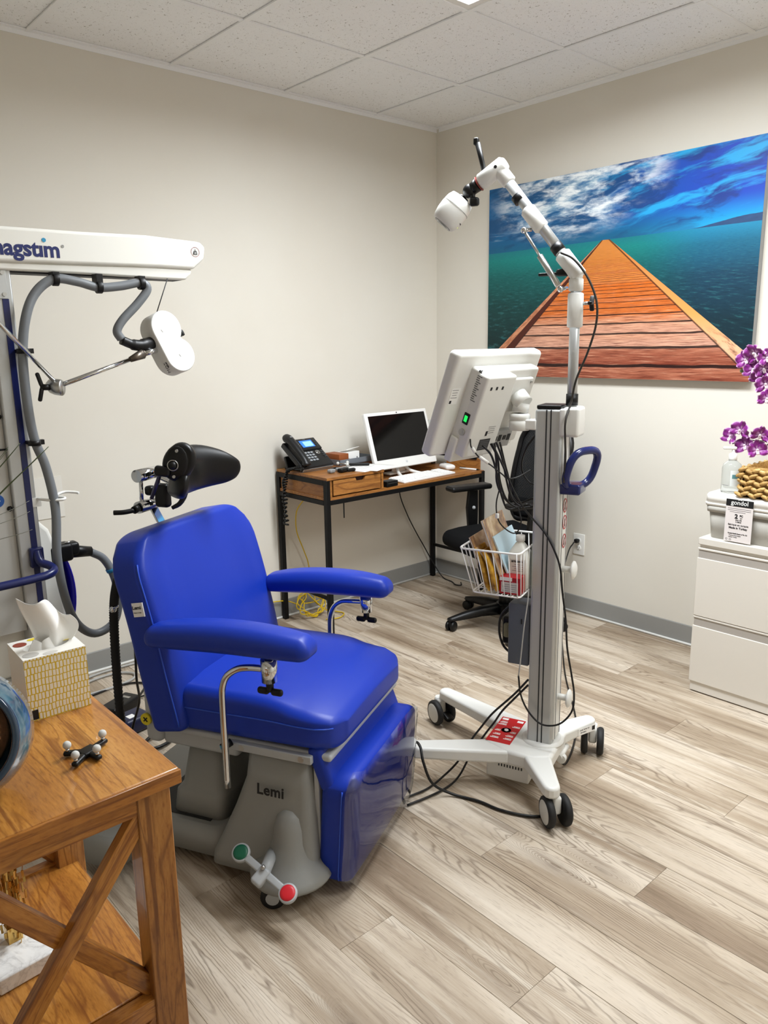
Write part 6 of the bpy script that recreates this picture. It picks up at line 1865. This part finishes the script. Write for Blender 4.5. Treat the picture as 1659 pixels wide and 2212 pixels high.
booklet('magazine', 'tall brown photo magazine sticking up out of the wire basket', (.212, .694), (.300, .925), .14, .33, .006, M_COVA)
booklet('white_leaflet', 'pale blue and white leaflet standing behind the tall magazine in the basket', (.196, .694), (.272, .868), .17, .36, .003, mat('pale_blue_cover', 'b9d3e0', .4))
def foil(name, label, y0, z1, x0, x1, lean):
    t = stand_thing(name, label, 'packet', (x0 + x1) / 2, y0, .694)
    def fn(p_):
        a, b, c = p_
        f = 1 - abs(c / .075) ** 4
        return (a + .004 * sin(40 * c), b * (.25 + .75 * f) + .003 * sin(60 * a + 30 * c), c)
    q = MB(); q.rbox((0, 0, .078), (x1 - x0, .016, .15 * z1), .006, 2, n=(6, 1, 12), fn=fn); o = q.build('packet', M_COVG, t); o.rotation_euler = (radians(lean), 0, 0)
foil('foil_packet', 'gold foil snack packet leaning left in the wire basket', .262, 1.0, .125, .215, -22)
foil('foil_packet', 'gold foil snack packet standing in the middle of the wire basket', .232, .95, .12, .20, -24)
bo2 = stand_thing('saline_bottle', 'white plastic bottle with screw cap in the wire basket', 'bottle', .215, .192, .694)
p = MB()
def rq(w, d, r, z, n=4):
    o = []
    for cx, cy, a0 in ((w - r, d - r, 0), (-w + r, d - r, 90), (-w + r, -d + r, 180), (w - r, -d + r, 270)):
        for i in range(n + 1):
            a = radians(a0 + 90 * i / n); o.append((cx + r * cos(a), cy + r * sin(a), z))
    return o
p.loft([rq(.030, .030, .01, .0005), rq(.033, .033, .012, .004), rq(.033, .033, .012, .115), rq(.031, .031, .014, .125), rq(.016, .016, .0158, .152), rq(.0125, .0125, .0124, .156), rq(.0125, .0125, .0124, .162)])
b_ = p.build('bottle', mat('milky_plastic', 'e6e6de', .4), bo2)
p = MB(); p.cyl((0, 0, .160), (0, 0, .178), .015, n=24); p.build('cap', M_WHT, bo2)
p = MB(); p.bb((-.0336, -.028, .03), (-.0332, .028, .105)); lb_ = p.build('label', mat('label_cream', 'd9d8d0', .5), b_)
p = MB(); p.bb((-.0340, -.028, .03), (-.0337, .028, .055)); p.build('label_band', mat('steel_blue', '5f86a8', .5), lb_)
lettering('amazon', .012, frame((-.0340, 0, .098), (0, -1, 0), (0, 0, 1), (-1, 0, 0)), M_INK, lb_, bold=.0003, name='label_lettering')
for i in range(4):
    p = MB(); p.bb((-.0340, -.02, .086 - i * .007), (-.0337, .008 + .008 * (i % 2), .0875 - i * .007)); p.build('label_line', MATS['label_grey'], lb_)
rb = stand_thing('red_carton', 'small red and white carton at the right of the wire basket', 'box', .155, .196, .694)
p = MB(); p.bb((-.025, -.033, 0), (.025, .036, .056)); c_ = p.build('carton', mat('carton_red', 'a5141f', .4), rb)
p = MB(); p.bb((-.0256, -.026, .006), (-.0252, .030, .040)); p.build('printed_panel', mat('panel_grey', 'cfcbc8', .5), c_)
p = MB(); p.bb((-.0256, -.006, .044), (-.0252, .036, .056)); p.build('printed_band', M_PAPER, c_)
for i in range(4):
    p = MB(); p.bb((-.0260, -.022, .010 + i * .007), (-.0257, .026 - .008 * (i % 2), .0115 + i * .007)); p.build('print_line', MATS['label_grey'], c_)
# power supply on the post
gb = stand_thing('power_supply', 'dark grey power supply case strapped to the stand post below the basket', 'device', .25, .190, .42)
p = MB(); p.rbox((0, 0, .108), (.08, .074, .216), .006, 3); p.build('case', mat('slate_grey_plastic', '575d66', .5), gb)
p = MB(); p.rbox((.03, .055, .10), (.06, .035, .10), .010, 3); p.build('clip_on_adapter', M_BLK, gb)
p = MB(); p.rbox((-.005, .052, .105), (.02, .02, .05), .006, 2); p.build('tie', mat('khaki_velcro', '7d7a62', .8), gb)
p = MB(); p.bb((-.042, -.012, .148), (-.0395, -.008, .166)); p.build('latch', M_INK, gb)

# ------------------------------------------------------------------ cables
M_CAB1 = mat('black_cable', '0b0b0c', 0.4); M_CABL = mat('pale_grey_cable', 'a9a9a6', 0.45); M_CABY = mat('yellow_cable', 'cfae12', 0.4)
def cable(label, pts, r, m=None, st=False, n=8, name='cable', group=None):
    P = [SM @ Vector(v) for v in pts] if st else [Vector(v) for v in pts]
    q = MB(); q.tube(spline(P, n), r, 8); o = q.build(name, m or M_CAB1)
    return tag(o, label, 'cable', group)
cable('black cable crossing the post and hanging in a long loop down to the stand base', [(.12, .261, 1.182), (.125, .23, 1.121), (.14, .194, 1.033), (.16, .169, .979), (.185, .145, .939), (.192, .107, .896), (.192, .076, .846), (.19, .052, .786), (.2, .044, .7), (.2, .03, .608), (.2, .022, .514), (.2, .004, .42), (.2, -.006, .357), (.19, -.004, .303), (.18, .024, .26), (.17, .059, .244), (.17, .099, .245), (.17, .139, .281), (.17, .165, .334), (.17, .174, .399)], .0032, None, True)
cable('thin pale cable rising from the loop to the power supply', [(.17, .174, .399), (.17, .169, .45), (.17, .160, .565), (.18, .152, .66), (.19, .153, .70)], .0022, M_CABL, True)
cable('brown-black camera cable bowing out beside the jointed arm', [(.22, .090, 1.748), (.22, .05, 1.726), (.22, .007, 1.672), (.22, -.021, 1.605), (.22, -.023, 1.538), (.22, -.002, 1.458), (.22, .03, 1.375), (.222, .043, 1.308), (.188, .050, 1.251), (.188, .049, 1.194), (.19, .047, 1.136), (.19, .05, 1.06)], .0035, mat('taupe_cable', '2c2824', .45), True)
cable('upper of two black cables running from the post foot to the floor', [(.21, .152, .374), (.2, .198, .314), (.18, .265, .24), (.16, .299, .19), (.145, .33, .14), (.12, .37, .06), (.08, .41, .012), (.0, .43, .007), (-.06, .46, .007), (-.12, .50, .007)], .0038, None, True)
cable('lower of two black cables running from the post foot to the floor', [(.21, .152, .354), (.2, .198, .297), (.2, .238, .245), (.2, .266, .196), (.19, .295, .15), (.16, .335, .08), (.12, .36, .015), (.05, .37, .007), (-.03, .40, .007), (-.12, .45, .007)], .0038, None, True)
cable('thick black cable lying across the front leg and curving over the floor', [(.00, .50, .10), (.012, .485, .158), (-.008, .455, .160), (-.035, .43, .12), (-.03, .40, .05), (.0, .34, .010), (.005, .25, .0065), (-.01, .17, .0065), (-.005, .09, .0065), (.02, .035, .0065), (.07, .01, .0065)], .0048, None, True)
bund = [[(.1, .285, 1.177), (.115, .26, 1.143), (.13, .244, 1.076), (.145, .233, 1.007), (.16, .214, .968), (.185, .16, .985)], [(.12, .265, 1.181), (.135, .247, 1.134), (.15, .243, 1.058), (.165, .224, .996), (.18, .19, .971), (.197, .157, .974)],
        [(.14, .254, 1.184), (.155, .239, 1.131), (.17, .227, 1.055), (.185, .215, 1.001), (.195, .189, .974), (.2, .155, .98)], [(.16, .267, 1.178), (.175, .265, 1.112), (.19, .268, 1.049), (.205, .253, 1.002), (.22, .219, .971), (.235, .155, .996)], [(.18, .256, 1.179), (.195, .244, 1.111), (.21, .232, 1.049), (.225, .229, 1.0), (.24, .193, .962), (.255, .155, .965)]]
for b_ in bund: cable('black monitor cable in the bundle sagging from the monitor to the post', b_, .0034, None, True, group='monitor cables on the stand')
cw_ = cable('thin black cable with white inline connectors below the monitor', [(.05, .306, 1.202), (.05, .303, 1.178), (.06, .291, 1.156), (.07, .277, 1.138), (.09, .253, 1.118), (.11, .222, 1.088), (.13, .211, 1.072), (.16, .186, 1.075), (.19, .155, 1.095)], .0022, None, True)
for a, b in (((.052, .301, 1.176), (.058, .293, 1.160)), ((.066, .282, 1.146), (.084, .260, 1.126))):
    q = MB(); q.cyl(SM @ Vector(a), SM @ Vector(b), .0055, n=12); q.build('inline_connector', M_WHT, cw_)
lo_ = cable('thin black cable loop drooping over the wire basket', [(.13, .239, 1.032), (.13, .247, .993), (.13, .245, .956), (.13, .234, .927), (.14, .214, .904), (.15, .194, .893), (.16, .182, .902), (.16, .174, .934), (.17, .187, .973)], .0022, None, True)
q = MB(); q.rbox(tuple(SM @ Vector((.128, .243, .950))), (.010, .010, .016), .002, 1); q.build('cable_flag', M_WHT, lo_)
cable('black cable loop standing out behind the monitor mount', [(.235, .155, 1.20), (.24, .185, 1.16), (.25, .205, 1.11), (.25, .200, 1.07), (.24, .175, 1.045), (.23, .155, 1.04)], .0034, None, True)
cable('black cables tangled at the left of the grey power supply', [(.24, .228, .62), (.24, .262, .575), (.24, .268, .520), (.24, .256, .475), (.24, .235, .452), (.25, .222, .448)], .0042, None, True)
# mains lead from the outlet to the stand
pl_ = cable('black mains lead running from the wall outlet towards the stand', [(-.030, -1.086, .419), (-.05, -1.086, .405), (-.10, -1.095, .375), (-.19, -1.12, .25), (-.27, -1.16, .10), (-.40, -1.28, .012), (-.75, -1.55, .006), (-1.10, -1.85, .006), (-1.38, -2.0, .012), (-1.42, -1.98, .06)], .0036)
q = MB(); q.rbox((-.020, -1.090, .419), (.026, .024, .022), .006, 2); q.build('plug', M_BLK, pl_)
# left of the chair: ribbed hose and floor cables
pts = spline([(-2.632, -1.215, .80), (-2.642, -1.19, .70), (-2.648, -1.18, .50), (-2.648, -1.175, .25), (-2.646, -1.17, .02)], 40)
q = MB(); q.tube(pts, [.0135 + (.0012 if i % 2 else -.0008) for i in range(len(pts))], 10); rh = q.build('ribbed_conduit', M_RUB)
tag(rh, 'black ribbed conduit standing behind the back of the blue chair', 'cable')
q = MB(); q.sphere((-2.650, -1.205, .705), .011, 14); q.cyl((-2.650, -1.205, .705), (-2.632, -1.20, .712), .005, n=10); q.build('steel_ball', M_CHROME, rh)
cable('black lead hanging behind the blue chair back', [(-2.60, -1.20, .66), (-2.57, -1.15, .55), (-2.545, -1.08, .40), (-2.51, -1.0, .28), (-2.52, -.95, .17), (-2.56, -.98, .10), (-2.62, -1.05, .05)], .0045)
cable('pale grey cable lying along the left baseboard', [(-2.75, -.12, .008), (-2.50, -.09, .008), (-2.32, -.05, .008), (-2.23, -.045, .008), (-2.05, -.05, .008)], .0055, M_CABL)
cable('pale grey cable coil on the floor left of the chair', [(-2.55, -.16, .008), (-2.35, -.10, .008), (-2.24, -.10, .008), (-2.18, -.16, .008), (-2.22, -.22, .008), (-2.36, -.24, .008), (-2.55, -.22, .008)], .0058, M_CABL)
cable('black cable on the floor left of the chair', [(-2.60, -.30, .007), (-2.40, -.25, .007), (-2.26, -.24, .007), (-2.19, -.30, .007), (-2.26, -.40, .007), (-2.32, -.47, .02)], .0048)
ad = thing('power_adapter', 'black power adapter brick on the floor behind the side table', 'adapter', (-2.375, -.47, .0005), 25)
p = MB(); p.rbox((0, 0, .024), (.16, .085, .046), .010, 3); p.build('case', M_BLK, ad)
p = MB(); p.bb((.03, -.02, .0472), (.045, .02, .0476)); p.build('arrow_mark', M_STEEL, ad)
sw_ = thing('foot_switch', 'dark navy foot switch with a white mark on the floor behind the side table', 'switch', (-2.405, -.66, .0005), 10)
p = MB(); p.rbox((0, 0, .034), (.12, .10, .066), .016, 3); p.build('case', mat('dark_navy', '12183a', .4), sw_)
p = MB(); p.bb((-.03, -.03, .0672), (.0, .0, .0676)); p.build('white_mark', M_PAPER, sw_)
cable('black cable from the adapter brick to the chair base', [(-2.31, -.44, .02), (-2.22, -.42, .008), (-2.10, -.46, .007), (-2.05, -.60, .007)], .004)
cable('black cables curling on the floor beside the grey chair base', [(-2.35, -.68, .012), (-2.30, -.76, .012), (-2.34, -.86, .012), (-2.42, -.88, .012), (-2.43, -.82, .012), (-2.36, -.80, .020), (-2.25, -.90, .012), (-2.20, -1.05, .012)], .007)
# yellow network cable
random.seed(21)
yp = [(-1.200, -.20, .70), (-1.195, -.12, .62), (-1.165, -.07, .50), (-1.11, -.05, .38), (-1.075, -.045, .28), (-1.085, -.05, .16), (-1.14, -.06, .08)]
cx, cy = -1.105, -.085
for i in range(44):
    a = i * .62; k = i / 44
    yp.append((cx + (.072 + .028 * sin(i * 1.7)) * cos(a) + .012 * sin(i), cy - .012 + .040 * sin(a * .97 + .5), .075 + (.058 + .012 * sin(i * 2.1)) * sin(a)))
yp += [(-1.03, -.12, .03), (-.97, -.14, .007), (-.955, -.20, .007), (-1.02, -.24, .007), (-1.09, -.21, .007)]
yp = [(a, min(b, -.016), max(c, .006)) for a, b, c in yp]
cable('yellow network cable coiled in loose loops under the desk', yp, .0032, M_CABY, n=6)
cable('yellow network cable stub running along the wall behind the desk leg', [(-1.42, -.016, .115), (-1.30, -.020, .112), (-1.22, -.03, .10), (-1.16, -.06, .07)], .0032, M_CABY)
cable('black monitor lead hanging down the wall under the desk', [(-.36, -.05, .705), (-.362, -.035, .593), (-.294, -.025, .451), (-.215, -.025, .318), (-.15, -.025, .22), (-.09, -.05, .10), (-.07, -.12, .01), (-.09, -.22, .006), (-.12, -.28, .006), (-.10, -.31, .006), (-.06, -.27, .006)], .0036)
q = MB(); q.box((-1.125, -.44, .665), (.006, .003, .08)); tag(q.build('hanging_strap', M_BLK), 'short black strap hanging under the desk drawer', 'strap')
